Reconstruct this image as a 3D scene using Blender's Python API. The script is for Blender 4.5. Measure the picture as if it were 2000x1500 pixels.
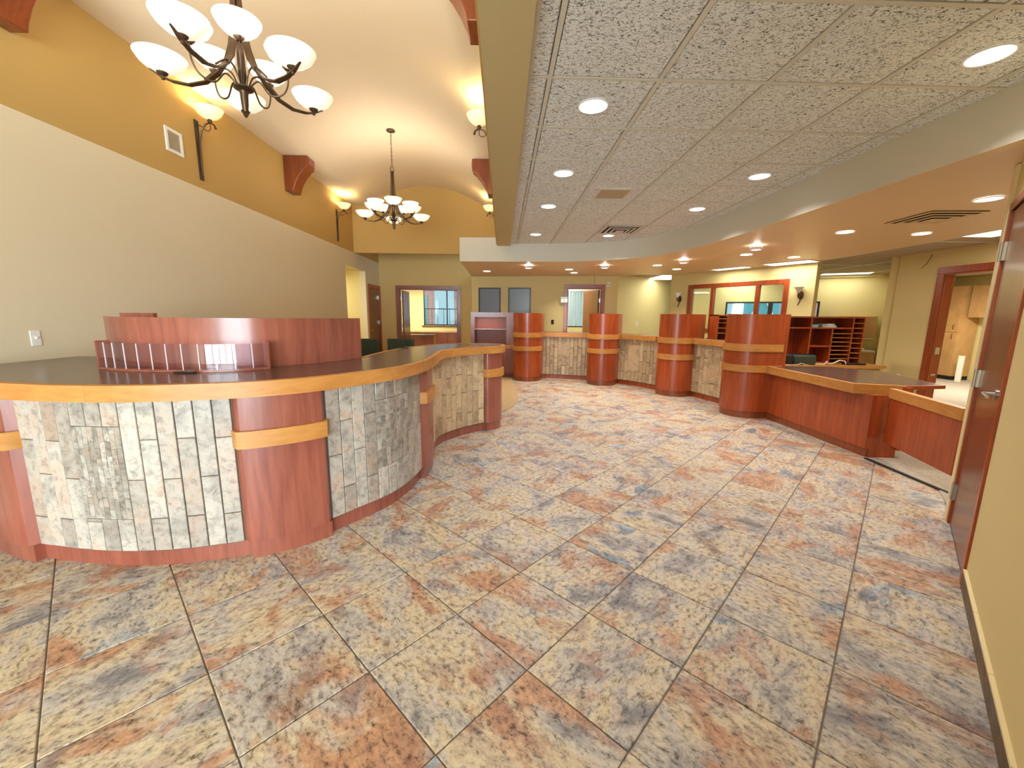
import bpy, bmesh, math, random
from mathutils import Vector, Matrix
random.seed(7)
for o in list(bpy.data.objects): bpy.data.objects.remove(o)
S = bpy.context.scene
COL = S.collection

# ---------------------------------------------------------------- camera
F_PX, PITCH, ROLL, YAW, EYE = 791.44, 0.167854, 0.010651, math.radians(1.435), 1.4424
fw = Vector((math.sin(YAW)*math.cos(PITCH), math.cos(YAW)*math.cos(PITCH), -math.sin(PITCH)))
rt = Vector((math.cos(YAW), -math.sin(YAW), 0)); up = rt.cross(fw)
r2 = math.cos(ROLL)*rt + math.sin(ROLL)*up; u2 = -math.sin(ROLL)*rt + math.cos(ROLL)*up
cd = bpy.data.cameras.new('camera'); cam = bpy.data.objects.new('camera', cd); COL.objects.link(cam)
cam.matrix_world = Matrix(((r2.x,u2.x,-fw.x,0),(r2.y,u2.y,-fw.y,0),(r2.z,u2.z,-fw.z,EYE),(0,0,0,1)))
cd.sensor_fit = 'HORIZONTAL'; cd.sensor_width = 36; cd.lens = F_PX/2000*36; cd.clip_start = .05; cd.clip_end = 200
S.camera = cam
S.cycles.transparent_max_bounces = 24
# ---------------------------------------------------------------- world, daylight, exposure
w = bpy.data.worlds.new('world'); S.world = w; w.use_nodes = True
bg = w.node_tree.nodes['Background']; bg.inputs[0].default_value = (.80,.90,1,1); bg.inputs[1].default_value = 1.5
S.view_settings.view_transform = 'Standard'; S.view_settings.look = 'None'; S.view_settings.gamma = 1
S.view_settings.exposure = .85; S.view_settings.use_curve_mapping = False
def area(name, loc, target, sx, sy, power, col):
    l = bpy.data.lights.new(name, 'AREA'); l.shape = 'RECTANGLE'; l.size = sx; l.size_y = sy; l.energy = power; l.color = col
    o = bpy.data.objects.new(name, l); COL.objects.link(o); o.location = loc
    o.rotation_euler = (Vector(target)-Vector(loc)).to_track_quat('-Z','Y').to_euler(); return o
area('daylight_entrance', (-.35,-5.25,1.5), (-.6,3,2.2), 6.2, 2.6, 880, (.82,.92,1))  # lamp for daylight through the invented window wall, tilted up towards the ceilings

# ---------------------------------------------------------------- helpers
def mk(name, verts, faces, mat=None, parent=None, smooth=False):
    me = bpy.data.meshes.new(name); me.from_pydata([tuple(v) for v in verts], [], [tuple(f) for f in faces])
    bm = bmesh.new(); bm.from_mesh(me); bmesh.ops.recalc_face_normals(bm, faces=bm.faces); bm.to_mesh(me); bm.free()
    if smooth:
        for p in me.polygons: p.use_smooth = True
        try: me.set_sharp_from_angle(angle=math.radians(38))
        except Exception: pass
    if mat: me.materials.append(mat)
    o = bpy.data.objects.new(name, me); COL.objects.link(o)
    if parent: o.parent = parent
    return o
def empty(name, loc=(0,0,0), rz=0):
    o = bpy.data.objects.new(name, None); COL.objects.link(o); o.location = loc; o.rotation_euler = (0,0,rz); o.empty_display_size = .1; return o
def tag(o, label, cat, group=None):
    o['label'] = label; o['category'] = cat
    if group: o['group'] = group
    return o
def struct(o, label=None):
    o['kind'] = 'structure'
    if label: o['label'] = label
    return o
class MB:
    def __init__(s): s.v=[]; s.f=[]
    def add(s, v, f):
        n=len(s.v); s.v+=[tuple(q) for q in v]; s.f+=[tuple(i+n for i in q) for q in f]; return s
    def box(s, x0,x1,y0,y1,z0,z1):
        return s.add([(x0,y0,z0),(x1,y0,z0),(x1,y1,z0),(x0,y1,z0),(x0,y0,z1),(x1,y0,z1),(x1,y1,z1),(x0,y1,z1)],
                     [(0,3,2,1),(4,5,6,7),(0,1,5,4),(1,2,6,5),(2,3,7,6),(3,0,4,7)])
    def obox(s, p, ux, sx, sy, z0, z1):
        """box centred at p in plan, ux unit direction of its width, sx wide, sy deep"""
        ux=Vector((ux[0],ux[1])).normalized(); uy=Vector((-ux.y,ux.x)); p=Vector((p[0],p[1])); q=[]
        for a,b in ((-1,-1),(1,-1),(1,1),(-1,1)): q.append(p+ux*a*sx/2+uy*b*sy/2)
        return s.prism(q,z0,z1)
    def prism(s, poly, z0, z1):
        n=len(poly); v=[(p[0],p[1],z0) for p in poly]+[(p[0],p[1],z1) for p in poly]
        f=[tuple(range(n-1,-1,-1)),tuple(range(n,2*n))]+[(i,(i+1)%n,n+(i+1)%n,n+i) for i in range(n)]
        return s.add(v,f)
    def tube(s, pts, r, n=8, flat=1.0, closed=False):
        pts=[Vector(p) for p in pts]; m=len(pts); rr=r if isinstance(r,(list,tuple)) else [r]*m
        prev=None; base=len(s.v)
        for i,p in enumerate(pts):
            if closed: t=(pts[(i+1)%m]-pts[i-1])
            else: t=(pts[min(i+1,m-1)]-pts[max(i-1,0)])
            t.normalize()
            if prev is None: a=t.orthogonal().normalized()
            else: a=(prev-t*prev.dot(t)); a=a.normalized() if a.length>1e-6 else t.orthogonal().normalized()
            prev=a; b=t.cross(a)
            for k in range(n):
                th=2*math.pi*k/n; s.v.append(tuple(p+rr[i]*(math.cos(th)*a*flat+math.sin(th)*b)))
        for i in range(m if closed else m-1):
            j=(i+1)%m
            for k in range(n): s.f.append((base+i*n+k,base+i*n+(k+1)%n,base+j*n+(k+1)%n,base+j*n+k))
        if not closed:
            s.f.append(tuple(base+k for k in range(n-1,-1,-1))); s.f.append(tuple(base+(m-1)*n+k for k in range(n)))
        return s
    def strap(s, pts, w, t, side):
        """flat strap along pts; side = width direction(s)"""
        pts=[Vector(p) for p in pts]; m=len(pts); base=len(s.v)
        for i,p in enumerate(pts):
            tt=(pts[min(i+1,m-1)]-pts[max(i-1,0)]).normalized(); a=Vector(side); a=(a-tt*a.dot(tt)).normalized(); b=tt.cross(a)
            ww=w[i] if isinstance(w,(list,tuple)) else w
            for x,y in ((-1,-1),(1,-1),(1,1),(-1,1)): s.v.append(tuple(p+a*x*ww/2+b*y*t/2))
        for i in range(m-1):
            for k in range(4): s.f.append((base+4*i+k,base+4*i+(k+1)%4,base+4*i+4+(k+1)%4,base+4*i+4+k))
        s.f.append((base+3,base+2,base+1,base)); e=base+4*(m-1); s.f.append((e,e+1,e+2,e+3)); return s
    def lathe(s, prof, c=(0,0,0), n=24, a0=0, a1=2*math.pi, axis='z'):
        full=abs(a1-a0-2*math.pi)<1e-6; m=n if full else n+1; base=len(s.v)
        for r,z in prof:
            for k in range(m):
                th=a0+(a1-a0)*k/n; s.v.append((c[0]+r*math.cos(th),c[1]+r*math.sin(th),c[2]+z))
        for i in range(len(prof)-1):
            for k in range(n):
                k2=(k+1)%m if full else k+1
                s.f.append((base+i*m+k,base+i*m+k2,base+(i+1)*m+k2,base+(i+1)*m+k))
        return s
    def ribbon(s, inner, outer, z0, z1):
        """solid band between two matched polylines"""
        n=len(inner); base=len(s.v)
        for a,b in zip(inner,outer): s.v+=[(a[0],a[1],z0),(b[0],b[1],z0),(b[0],b[1],z1),(a[0],a[1],z1)]
        for i in range(n-1):
            for k in range(4): s.f.append((base+4*i+k,base+4*i+(k+1)%4,base+4*i+4+(k+1)%4,base+4*i+4+k))
        s.f.append((base+3,base+2,base+1,base)); e=base+4*(n-1); s.f.append((e,e+1,e+2,e+3)); return s
    def out(s, name, mat, parent=None, smooth=False, bevel=0, seg=2):
        o=mk(name,s.v,s.f,mat,parent,smooth)
        if bevel:
            b=o.modifiers.new('bevel','BEVEL'); b.width=bevel; b.segments=seg; b.limit_method='ANGLE'; b.angle_limit=math.radians(50)
            for p in o.data.polygons: p.use_smooth=True
            try: o.data.set_sharp_from_angle(angle=math.radians(38))
            except Exception: pass
        return o
def copy_tree(o, parent=None):
    c=o.copy(); COL.objects.link(c); c.parent=parent
    for ch in [x for x in o.children]: copy_tree(ch,c)
    return c
def spline(pts, per=10):
    P=[Vector((p[0],p[1])) for p in pts]; out=[]
    for i in range(len(P)-1):
        a=P[max(i-1,0)];b=P[i];c=P[i+1];d=P[min(i+2,len(P)-1)]
        for k in range(per):
            t=k/per; out.append(.5*((2*b)+(c-a)*t+(2*a-5*b+4*c-d)*t*t+(3*b-a-3*c+d)*t**3))
    out.append(P[-1]); return out
def spl3(pts,per=6):
    P=[Vector(p) for p in pts]; out=[]
    for i in range(len(P)-1):
        a=P[max(i-1,0)];b=P[i];c=P[i+1];d=P[min(i+2,len(P)-1)]
        for k in range(per):
            t=k/per; out.append(.5*((2*b)+(c-a)*t+(2*a-5*b+4*c-d)*t*t+(3*b-a-3*c+d)*t**3))
    return out+[P[-1]]
class Path:
    def __init__(s, pts):
        s.p=[Vector((q[0],q[1])) for q in pts]; s.d=[0]
        for a,b in zip(s.p,s.p[1:]): s.d.append(s.d[-1]+(b-a).length)
        s.L=s.d[-1]
    def at(s,x):
        x=min(max(x,0),s.L)
        for i in range(len(s.p)-1):
            if s.d[i+1]>=x: break
        t=(x-s.d[i])/max(s.d[i+1]-s.d[i],1e-9); return s.p[i].lerp(s.p[i+1],t)
    def nrm(s,x,h=.02):
        t=(s.at(min(x+h,s.L))-s.at(max(x-h,0))).normalized(); return Vector((t.y,-t.x))   # right-hand side of travel
    def off(s,x,d): return s.at(x)+s.nrm(x)*d
    def seg(s,a,b,d,step=.03):
        n=max(2,int(abs(b-a)/step)+1); return [s.off(a+(b-a)*i/(n-1),d) for i in range(n)]
    def near(s,q):
        q=Vector((q[0],q[1])); return min((( s.at(s.L*i/1500)-q).length,s.L*i/1500) for i in range(1501))[1]
def wall(name, p0, p1, z0, z1, th, mat, openings=(), parent=None):
    """th>0 thickness to the right of p0->p1. openings (s0,s1,z0,z1)"""
    P=Path([p0,p1]); m=MB(); cuts=sorted(set([0,P.L]+[v for o in openings for v in o[:2]]))
    for a,b in zip(cuts,cuts[1:]):
        mid=(a+b)/2; hs=[(o[2],o[3]) for o in openings if o[0]<mid<o[1]]
        zz=z0
        for h0,h1 in sorted(hs)+[(z1,z1)]:
            if h0>zz+1e-4: m.prism([P.off(a,0),P.off(b,0),P.off(b,th),P.off(a,th)],zz,h0)
            zz=max(zz,h1)
    return struct(m.out(name,mat,parent))

# ---------------------------------------------------------------- materials
def nt(name):
    m=bpy.data.materials.new(name); m.use_nodes=True; return m,m.node_tree,m.node_tree.nodes['Principled BSDF']
def lin(c): return tuple(((v/255)/12.92 if v/255<=.04045 else ((v/255+.055)/1.055)**2.4) for v in c)+(1,)
def plain(name, rgb, rough=.6, metal=0, emit=None, es=0, spec=.5, bump=0, bscale=200):
    m,t,b=nt(name); b.inputs['Base Color'].default_value=lin(rgb); b.inputs['Roughness'].default_value=rough; b.inputs['Metallic'].default_value=metal
    b.inputs['Specular IOR Level'].default_value=spec
    if emit: b.inputs['Emission Color'].default_value=lin(emit); b.inputs['Emission Strength'].default_value=es
    n=t.nodes.new('ShaderNodeTexNoise'); n.inputs['Scale'].default_value=bscale; n.inputs['Detail'].default_value=3
    if bump:
        g=t.nodes.new('ShaderNodeNewGeometry'); t.links.new(g.outputs['Position'],n.inputs['Vector'])
        bp=t.nodes.new('ShaderNodeBump'); bp.inputs['Strength'].default_value=bump; bp.inputs['Distance'].default_value=.004
        t.links.new(n.outputs[0],bp.inputs['Height']); t.links.new(bp.outputs[0],b.inputs['Normal'])
    return m
def N(t,k,**kw):
    n=t.nodes.new(k)
    for a,v in kw.items():
        if a in n.inputs: n.inputs[a].default_value=v
        else: setattr(n,a,v)
    return n
def ramp(t, stops):
    r=t.nodes.new('ShaderNodeValToRGB'); e=r.color_ramp.elements
    while len(e)<len(stops): e.new(.5)
    for el,(p,c) in zip(e,stops): el.position=p; el.color=c if len(c)==4 else lin(c)
    return r
def mix(t, fac, a, b, mode='MIX'):
    n=t.nodes.new('ShaderNodeMix'); n.data_type='RGBA'; n.blend_type=mode
    for sock,v in ((n.inputs[0],fac),(n.inputs[6],a),(n.inputs[7],b)):
        if hasattr(v,'is_output') or isinstance(v,bpy.types.NodeSocket): t.links.new(v,sock)
        else: sock.default_value=v
    return n.outputs[2]
def wood(name, dark, light, rough=.32, stretch=(14,14,1.1), scale=1.0, coat=.25):
    m,t,b=nt(name); g=N(t,'ShaderNodeNewGeometry'); mp=N(t,'ShaderNodeMapping'); mp.inputs['Scale'].default_value=stretch
    oi=N(t,'ShaderNodeObjectInfo'); ad=N(t,'ShaderNodeVectorMath',operation='MULTIPLY_ADD'); ad.inputs[1].default_value=(3,3,3)
    t.links.new(oi.outputs['Random'],ad.inputs[0]); t.links.new(g.outputs['Position'],ad.inputs[2]); t.links.new(ad.outputs[0],mp.inputs['Vector'])
    n1=N(t,'ShaderNodeTexNoise',Scale=2.2*scale,Detail=6,Roughness=.6,Distortion=.6); t.links.new(mp.outputs[0],n1.inputs['Vector'])
    n2=N(t,'ShaderNodeTexNoise',Scale=.9,Detail=3); t.links.new(g.outputs['Position'],n2.inputs['Vector'])
    r=ramp(t,[(.3,dark),(.7,light)]); t.links.new(n1.outputs[0],r.inputs[0])
    r2=ramp(t,[(.3,(215,215,215)),(.7,(255,255,255))]); t.links.new(n2.outputs[0],r2.inputs[0])
    c=mix(t,1.0,r.outputs[0],r2.outputs[0],'MULTIPLY'); t.links.new(c,b.inputs['Base Color'])
    b.inputs['Roughness'].default_value=rough; b.inputs['Coat Weight'].default_value=coat; b.inputs['Coat Roughness'].default_value=.18
    return m
def floor_mat():
    m,t,b=nt('slate_tile'); tc=N(t,'ShaderNodeTexCoord'); oi=N(t,'ShaderNodeObjectInfo')
    ad=N(t,'ShaderNodeVectorMath',operation='MULTIPLY_ADD'); ad.inputs[1].default_value=(37,53,71)
    t.links.new(oi.outputs['Random'],ad.inputs[0]); t.links.new(tc.outputs['Object'],ad.inputs[2])
    mp=N(t,'ShaderNodeMapping'); mp.inputs['Scale'].default_value=(1,1.45,1); mp.inputs['Rotation'].default_value=(0,0,.25); t.links.new(ad.outputs[0],mp.inputs['Vector'])
    def noise(s,d=6,r=.6,dist=0,vec=mp.outputs[0]):
        n=N(t,'ShaderNodeTexNoise',Scale=s,Detail=d,Roughness=r,Distortion=dist); t.links.new(vec,n.inputs['Vector']); return n.outputs[0]
    base=ramp(t,[(.33,(132,128,130)),(.46,(190,181,172)),(.58,(206,189,158)),(.7,(172,150,138))]); t.links.new(noise(3.2,5,.6,.7),base.inputs[0])
    rust=ramp(t,[(.52,(0,0,0)),(.62,(235,235,235))]); t.links.new(noise(2.4,7,.62,.5),rust.inputs[0])
    rc=ramp(t,[(.35,(158,104,80)),(.6,(198,146,108)),(.75,(190,156,122))]); t.links.new(noise(7,4),rc.inputs[0])
    c=mix(t,rust.outputs[0],base.outputs[0],rc.outputs[0])
    ad2=N(t,'ShaderNodeVectorMath',operation='ADD'); ad2.inputs[1].default_value=(11,5,3); t.links.new(mp.outputs[0],ad2.inputs[0])
    blue=ramp(t,[(.63,(0,0,0)),(.65,(255,255,255))]); t.links.new(noise(2.0,6,.55,.4,ad2.outputs[0]),blue.inputs[0])
    bc=ramp(t,[(.4,(128,136,146)),(.62,(190,194,196))]); t.links.new(noise(5,4),bc.inputs[0]); c=mix(t,blue.outputs[0],c,bc.outputs[0])
    ad3=N(t,'ShaderNodeVectorMath',operation='ADD'); ad3.inputs[1].default_value=(-7,15,9); t.links.new(mp.outputs[0],ad3.inputs[0])
    dk=ramp(t,[(.58,(0,0,0)),(.68,(215,215,215))]); t.links.new(noise(2.6,7,.65,.6,ad3.outputs[0]),dk.inputs[0]); c=mix(t,dk.outputs[0],c,lin((112,84,74)))
    mot=ramp(t,[(.36,(96,88,86)),(.48,(226,222,220)),(.60,(255,255,255))]); t.links.new(noise(30,8,.78,.3),mot.inputs[0]); c=mix(t,.95,c,mot.outputs[0],'MULTIPLY')
    spk=ramp(t,[(.70,(0,0,0)),(.78,(255,255,255))]); t.links.new(noise(26,6,.7,1.5),spk.inputs[0]); c=mix(t,spk.outputs[0],c,lin((226,218,208)))
    t.links.new(c,b.inputs['Base Color']); b.inputs['Roughness'].default_value=.48; b.inputs['Specular IOR Level'].default_value=.38
    bp=N(t,'ShaderNodeBump',Strength=.25,Distance=.006); t.links.new(noise(14,6,.6),bp.inputs['Height']); t.links.new(bp.outputs[0],b.inputs['Normal'])
    return m
def stone_mat(name, cols, rough=.5, mott=.8):
    m,t,b=nt(name); g=N(t,'ShaderNodeNewGeometry'); oi=N(t,'ShaderNodeObjectInfo')
    ad=N(t,'ShaderNodeVectorMath',operation='MULTIPLY_ADD'); ad.inputs[1].default_value=(17,23,31); t.links.new(oi.outputs['Random'],ad.inputs[0]); t.links.new(g.outputs['Position'],ad.inputs[2])
    def noise(s,d,r=.6):
        n=N(t,'ShaderNodeTexNoise',Scale=s,Detail=d,Roughness=r,Distortion=.5); t.links.new(ad.outputs[0],n.inputs['Vector']); return n.outputs[0]
    r=ramp(t,[(.33,cols[0]),(.5,cols[1]),(.66,cols[2])]); t.links.new(noise(5,5),r.inputs[0])
    mo=ramp(t,[(.36,(150,144,140)),(.5,(240,238,236)),(.62,(255,255,255))]); t.links.new(noise(24,8,.7),mo.inputs[0])
    c=mix(t,mott,r.outputs[0],mo.outputs[0],'MULTIPLY')
    rr=ramp(t,[(0,(212,206,202)),(1,(255,255,255))]); t.links.new(oi.outputs['Random'],rr.inputs[0]); c=mix(t,1.0,c,rr.outputs[0],'MULTIPLY')
    t.links.new(c,b.inputs['Base Color']); b.inputs['Roughness'].default_value=rough; return m
def act_mat():
    m,t,b=nt('acoustic_tile'); g=N(t,'ShaderNodeNewGeometry')
    mp=N(t,'ShaderNodeMapping'); mp.inputs['Scale'].default_value=(1,1.5,1); mp.inputs['Rotation'].default_value=(0,0,.5); t.links.new(g.outputs['Position'],mp.inputs['Vector'])
    n=N(t,'ShaderNodeTexNoise',Scale=52,Detail=3,Roughness=.6,Distortion=1.6); t.links.new(mp.outputs[0],n.inputs['Vector'])
    r=ramp(t,[(.31,(52,53,53)),(.40,(140,142,142)),(.47,(224,227,227)),(.7,(238,241,241))]); t.links.new(n.outputs[0],r.inputs[0]); t.links.new(r.outputs[0],b.inputs['Base Color'])
    b.inputs['Roughness'].default_value=.95; bp=N(t,'ShaderNodeBump',Strength=.6,Distance=.006); t.links.new(n.outputs[0],bp.inputs['Height']); t.links.new(bp.outputs[0],b.inputs['Normal']); return m
def carpet_mat(name,a,bb):
    m,t,b=nt(name); g=N(t,'ShaderNodeNewGeometry'); n=N(t,'ShaderNodeTexNoise',Scale=70,Detail=4,Roughness=.7); t.links.new(g.outputs['Position'],n.inputs['Vector'])
    r=ramp(t,[(.35,a),(.65,bb)]); t.links.new(n.outputs[0],r.inputs[0]); t.links.new(r.outputs[0],b.inputs['Base Color']); b.inputs['Roughness'].default_value=1; return m
def glass(name, tint=(1,1,1), fac=.9, rough=.02):
    m=bpy.data.materials.new(name); m.use_nodes=True; t=m.node_tree; t.nodes.clear()
    o=t.nodes.new('ShaderNodeOutputMaterial'); tr=t.nodes.new('ShaderNodeBsdfTransparent'); tr.inputs[0].default_value=tint+(1,); gl=t.nodes.new('ShaderNodeBsdfGlossy'); gl.inputs['Roughness'].default_value=rough
    lw=t.nodes.new('ShaderNodeLayerWeight'); lw.inputs[0].default_value=.5; pw=t.nodes.new('ShaderNodeMath'); pw.operation='POWER'; pw.inputs[1].default_value=4; t.links.new(lw.outputs['Facing'],pw.inputs[0]); fr=t.nodes.new('ShaderNodeMath'); fr.operation='MULTIPLY_ADD'; fr.inputs[1].default_value=.7; fr.inputs[2].default_value=.045; t.links.new(pw.outputs[0],fr.inputs[0]); mx=t.nodes.new('ShaderNodeMixShader')
    t.links.new(fr.outputs[0],mx.inputs[0]); t.links.new(tr.outputs[0],mx.inputs[1]); t.links.new(gl.outputs[0],mx.inputs[2]); t.links.new(mx.outputs[0],o.inputs[0]); return m
M={}
M['cherry']=wood('cherry_wood',(144,56,22),(182,84,38),scale=.7,coat=.14)
M['cherry_red']=wood('cherry_wood_mahogany',(132,68,54),(164,92,72),scale=.7)
M['door']=wood('door_veneer',(108,54,32),(146,80,48),rough=.34,coat=.35,scale=.7)
M['corbel']=wood('corbel_wood',(124,56,24),(156,78,36),scale=.6)
M['maple']=wood('maple_edge',(184,118,52),(206,144,74),stretch=(3,3,14),scale=.8,rough=.45,coat=0)
M['tan']=wood('tan_laminate',(196,152,100),(214,172,118),stretch=(2,2,1.5),rough=.5,coat=0)
M['lam']=plain('counter_laminate',(84,62,54),.22,spec=.6)
M['tile']=floor_mat()
M['grout']=plain('grout',(122,112,104),.9,bump=.3)
M['stone']=stone_mat('travertine_strip',[(158,148,138),(188,178,166),(196,172,154)],mott=.6)
M['stone_tan']=stone_mat('travertine_strip_tan',[(168,142,110),(204,178,142),(212,182,142)],mott=.45)
M['mosaic']=stone_mat('mosaic_strip',[(146,136,124),(176,168,156),(184,164,150)])
M['joint']=plain('tile_joint',(92,78,68),.9)
M['beige']=plain('beige_paint',(216,203,176),.75,bump=.12)
M['gold']=plain('gold_paint',(186,152,88),.75,bump=.12)
M['yellow']=plain('yellow_paint',(220,206,146),.75,bump=.12)
M['gold_low']=plain('gold_paint_lower',(214,184,122),.75,bump=.12)
M['olive']=plain('olive_beige_paint',(190,172,126),.75,bump=.12)
M['khaki']=plain('khaki_paint',(212,192,136),.75,bump=.12)
M['vault']=plain('vault_paint',(222,204,176),.8)
M['offwhite']=plain('offwhite_paint',(204,197,182),.75)
M['soffit']=plain('soffit_paint',(222,194,152),.42,spec=.5)
M['act']=act_mat()
M['tbar']=plain('grid_bar',(208,204,194),.6)
M['actsmooth']=plain('office_ceiling_tile',(178,162,136),.9,bump=.3,bscale=120)
M['white']=plain('white_plastic',(232,230,224),.4)
M['black']=plain('black_plastic',(22,22,24),.4)
M['bronze']=plain('bronze_metal',(92,72,54),.4,.75)
M['steel']=plain('satin_steel',(190,188,186),.28,1)
M['dark']=plain('dark_parts_and_shade',(30,26,24),.8)  # real dark parts, and the painted shade inside the diffusers
M['carpet']=carpet_mat('carpet_tan',(150,122,84),(186,158,112))
M['carpet2']=carpet_mat('carpet_grey',(158,146,134),(190,178,164))
M['bowl']=plain('alabaster_glass',(255,246,230),.35,emit=(255,240,216),es=.4)
M['bowl2']=plain('sconce_glass',(255,240,200),.35,emit=(255,228,160),es=.4)
M['lamp']=plain('lamp_lens',(255,255,255),.3,emit=(246,250,255),es=2)
M['troffer']=plain('fluorescent_lens',(255,255,255),.4,emit=(255,253,246),es=1.4)
M['acrylic']=glass('clear_acrylic',(.93,.90,.93)); M['glass']=glass('window_glass',(.96,1,1))
M['acrylic_edge']=plain('acrylic_edge',(214,196,204),.2)
M['frame_black']=plain('black_frame',(24,24,26),.35)
M['frame_blank']=plain('grey_blue_print',(112,122,136),.25)
M['green']=plain('dark_green_fabric',(52,64,50),.8,bump=.3)
M['cap']=plain('cream_cap',(226,208,160),.5)
M['basebrown']=stone_mat('base_tile_brown',[(92,74,54),(112,92,68),(124,100,74)])
M['brick']=None
def brick_mat():
    m,t,b=nt('red_brick'); g=N(t,'ShaderNodeNewGeometry'); mp=N(t,'ShaderNodeMapping'); mp.inputs['Rotation'].default_value=(math.pi/2,0,0); t.links.new(g.outputs['Position'],mp.inputs['Vector'])
    br=N(t,'ShaderNodeTexBrick',Scale=3); br.inputs['Color1'].default_value=lin((170,110,110)); br.inputs['Color2'].default_value=lin((190,130,124)); br.inputs['Mortar'].default_value=lin((214,204,200)); t.links.new(mp.outputs[0],br.inputs['Vector'])
    t.links.new(br.outputs[0],b.inputs['Base Color']); b.inputs['Roughness'].default_value=.9; return m
M['brick']=brick_mat(); M['teal']=plain('teal_glass',(84,160,170),.2); M['siding']=plain('pale_siding',(160,186,194),.6)
M['blind']=plain('white_blind',(226,240,244),.7); M['grass']=plain('ground_outside',(140,150,120),.9)
M['glass_amber']=plain('cabinet_back',(150,78,58),.4)
M['paper']=plain('paper',(216,222,226),.7); M['lightblue']=plain('light_blue_card',(128,176,196),.6); M['cable']=plain('grey_cable',(206,196,190),.5)
M['printer']=plain('dark_green_grey_plastic',(44,52,42),.45)

# ---------------------------------------------------------------- structure
XL=-3.55; ZB=2.876; ZV=3.945; XB0,XB1=-.11,.13; ZC=2.743; ZS=2.425; Y1=10.14; Y2=12.1
R45=math.sqrt(.5)
def w45(s): return (3.35-s*R45, 2.76-s*R45)      # along the diagonal right wall, s from its far end
# floor base and tiles
TS=.4572; TB=Vector((.1109,1.4507)); TU=Vector((R45,-R45)); TV=Vector((-R45,-R45))
m=MB(); m.box(-7,14,-5.2,17,-.12,-.006); floor=struct(m.out('floor',M['grout']))
g=TS/2-.0025; th=.012; bv=.003
tm=MB(); tm.add([(-g,-g,-th),(g,-g,-th),(g,g,-th),(-g,g,-th),(-g,-g,-bv),(g,-g,-bv),(g,g,-bv),(-g,g,-bv),(-g+bv,-g+bv,0),(g-bv,-g+bv,0),(g-bv,g-bv,0),(-g+bv,g-bv,0)],
   [(0,3,2,1),(0,1,5,4),(1,2,6,5),(2,3,7,6),(3,0,4,7),(4,5,9,8),(5,6,10,9),(6,7,11,10),(7,4,8,11),(8,9,10,11)])
tile0=tm.out('tile',M['tile'],floor); tile_mesh=tile0.data; bpy.data.objects.remove(tile0)
def project(p):
    v=Vector(p)-Vector((0,0,EYE)); z=v.dot(fw)
    if z<.05: return None
    return (1000+F_PX*v.dot(r2)/z, 750-F_PX*v.dot(u2)/z, z)
cells=[]
for i in range(-26,30):
    for j in range(-26,22):
        c=TB+TU*(i+.5)*TS+TV*(j+.5)*TS
        if c.y-c.x < -.59+.10 and c.y>-.6: continue            # beyond the diagonal wall
        if not (-3.6<c.x<4.0 and -5<c.y<9.6): continue
        if c.x>3.45 and c.y<3.1: continue
        q=project((c.x,c.y,0)); vis = q is not None and -160<q[0]<2160 and q[1]<1720
        if vis and c.x<-.9 and c.y>2.75 and not (c.x<-3.2): vis=False   # hidden behind the desk
        if vis and c.x<-1.5 and c.y>2.5: vis=False
        cells.append(((-q[2] if vis else -99),c))
cells.sort(key=lambda a:-a[0]); rest=MB(); yaw=math.radians(-45)
for k,(sc,c) in enumerate(cells):
    rot=yaw+random.choice((0,1,2,3))*math.pi/2
    if k<300 and sc>-50:
        o=bpy.data.objects.new('tile',tile_mesh); COL.objects.link(o); o.parent=floor; o.location=(c.x,c.y,0); o.rotation_euler=(0,0,rot)
    else: rest.prism([c+TU*a*g+TV*b*g for a,b in ((-1,-1),(1,-1),(1,1),(-1,1))],-.012,0)
if rest.v:
    o=rest.out('tile_field',M['tile'],floor); o['kind']='stuff'
# ---- desk curve (base of the reception desk, from the left wall to its round end)
DESK=Path(spline([(-3.53,2.86),(-3.36,2.6),(-3.11,2.42),(-2.86,2.31),(-2.695,2.26),(-2.383,2.199),(-2.145,2.175),(-1.933,2.181),(-1.738,2.214),(-1.49,2.29),(-1.30,2.39),(-1.14,2.53),(-1.011,2.694),(-.855,2.912),(-.765,3.17),(-.725,3.42),(-.715,3.7),(-.73,4.0),(-.735,4.2),(-.71,4.38),(-.63,4.56),(-.494,4.742),(-.36,4.88),(-.228,4.99),(-.13,5.05),(-.075,5.14),(-.075,5.26),(-.15,5.35),(-.30,5.385),(-.45,5.37)],8))
# carpets
inner=[DESK.off(s,-.05) for s in [DESK.L*k/40 for k in range(2,37)]]
arc=spline([(-.11,5.45),(-.09,5.86),(.08,6.13),(.21,6.5),(.28,7.14),(.26,8.2),(.24,8.85),(.24,9.42)],6)
m=MB(); m.prism([(-3.54,3.0)]+inner+arc+[(-.79,9.42),(-.79,16.5),(-6.4,16.5),(-6.4,9.4),(-3.54,9.4)],-.004,.008); struct(m.out('floor_carpet',M['carpet']))
m=MB(); m.prism([(.30,9.62),(.95,9.45),(1.9,9.2),(2.55,8.85),(3.15,7.95),(3.58,7.45),(3.76,6.7),(3.83,5.6),(3.81,3.96),(3.765,3.2),(3.42,2.80),(13.5,2.8),(13.5,15),(.30,15)],-.004,.008); struct(m.out('floor_office_carpet',M['carpet2']))
m=MB(); m.obox((3.785,3.53),(.05,.87),.88,.03,0,.014); tag(m.out('threshold_strip',M['dark']),'thin dark metal strip between slate tile and carpet under the swing gate','floor strip')
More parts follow.
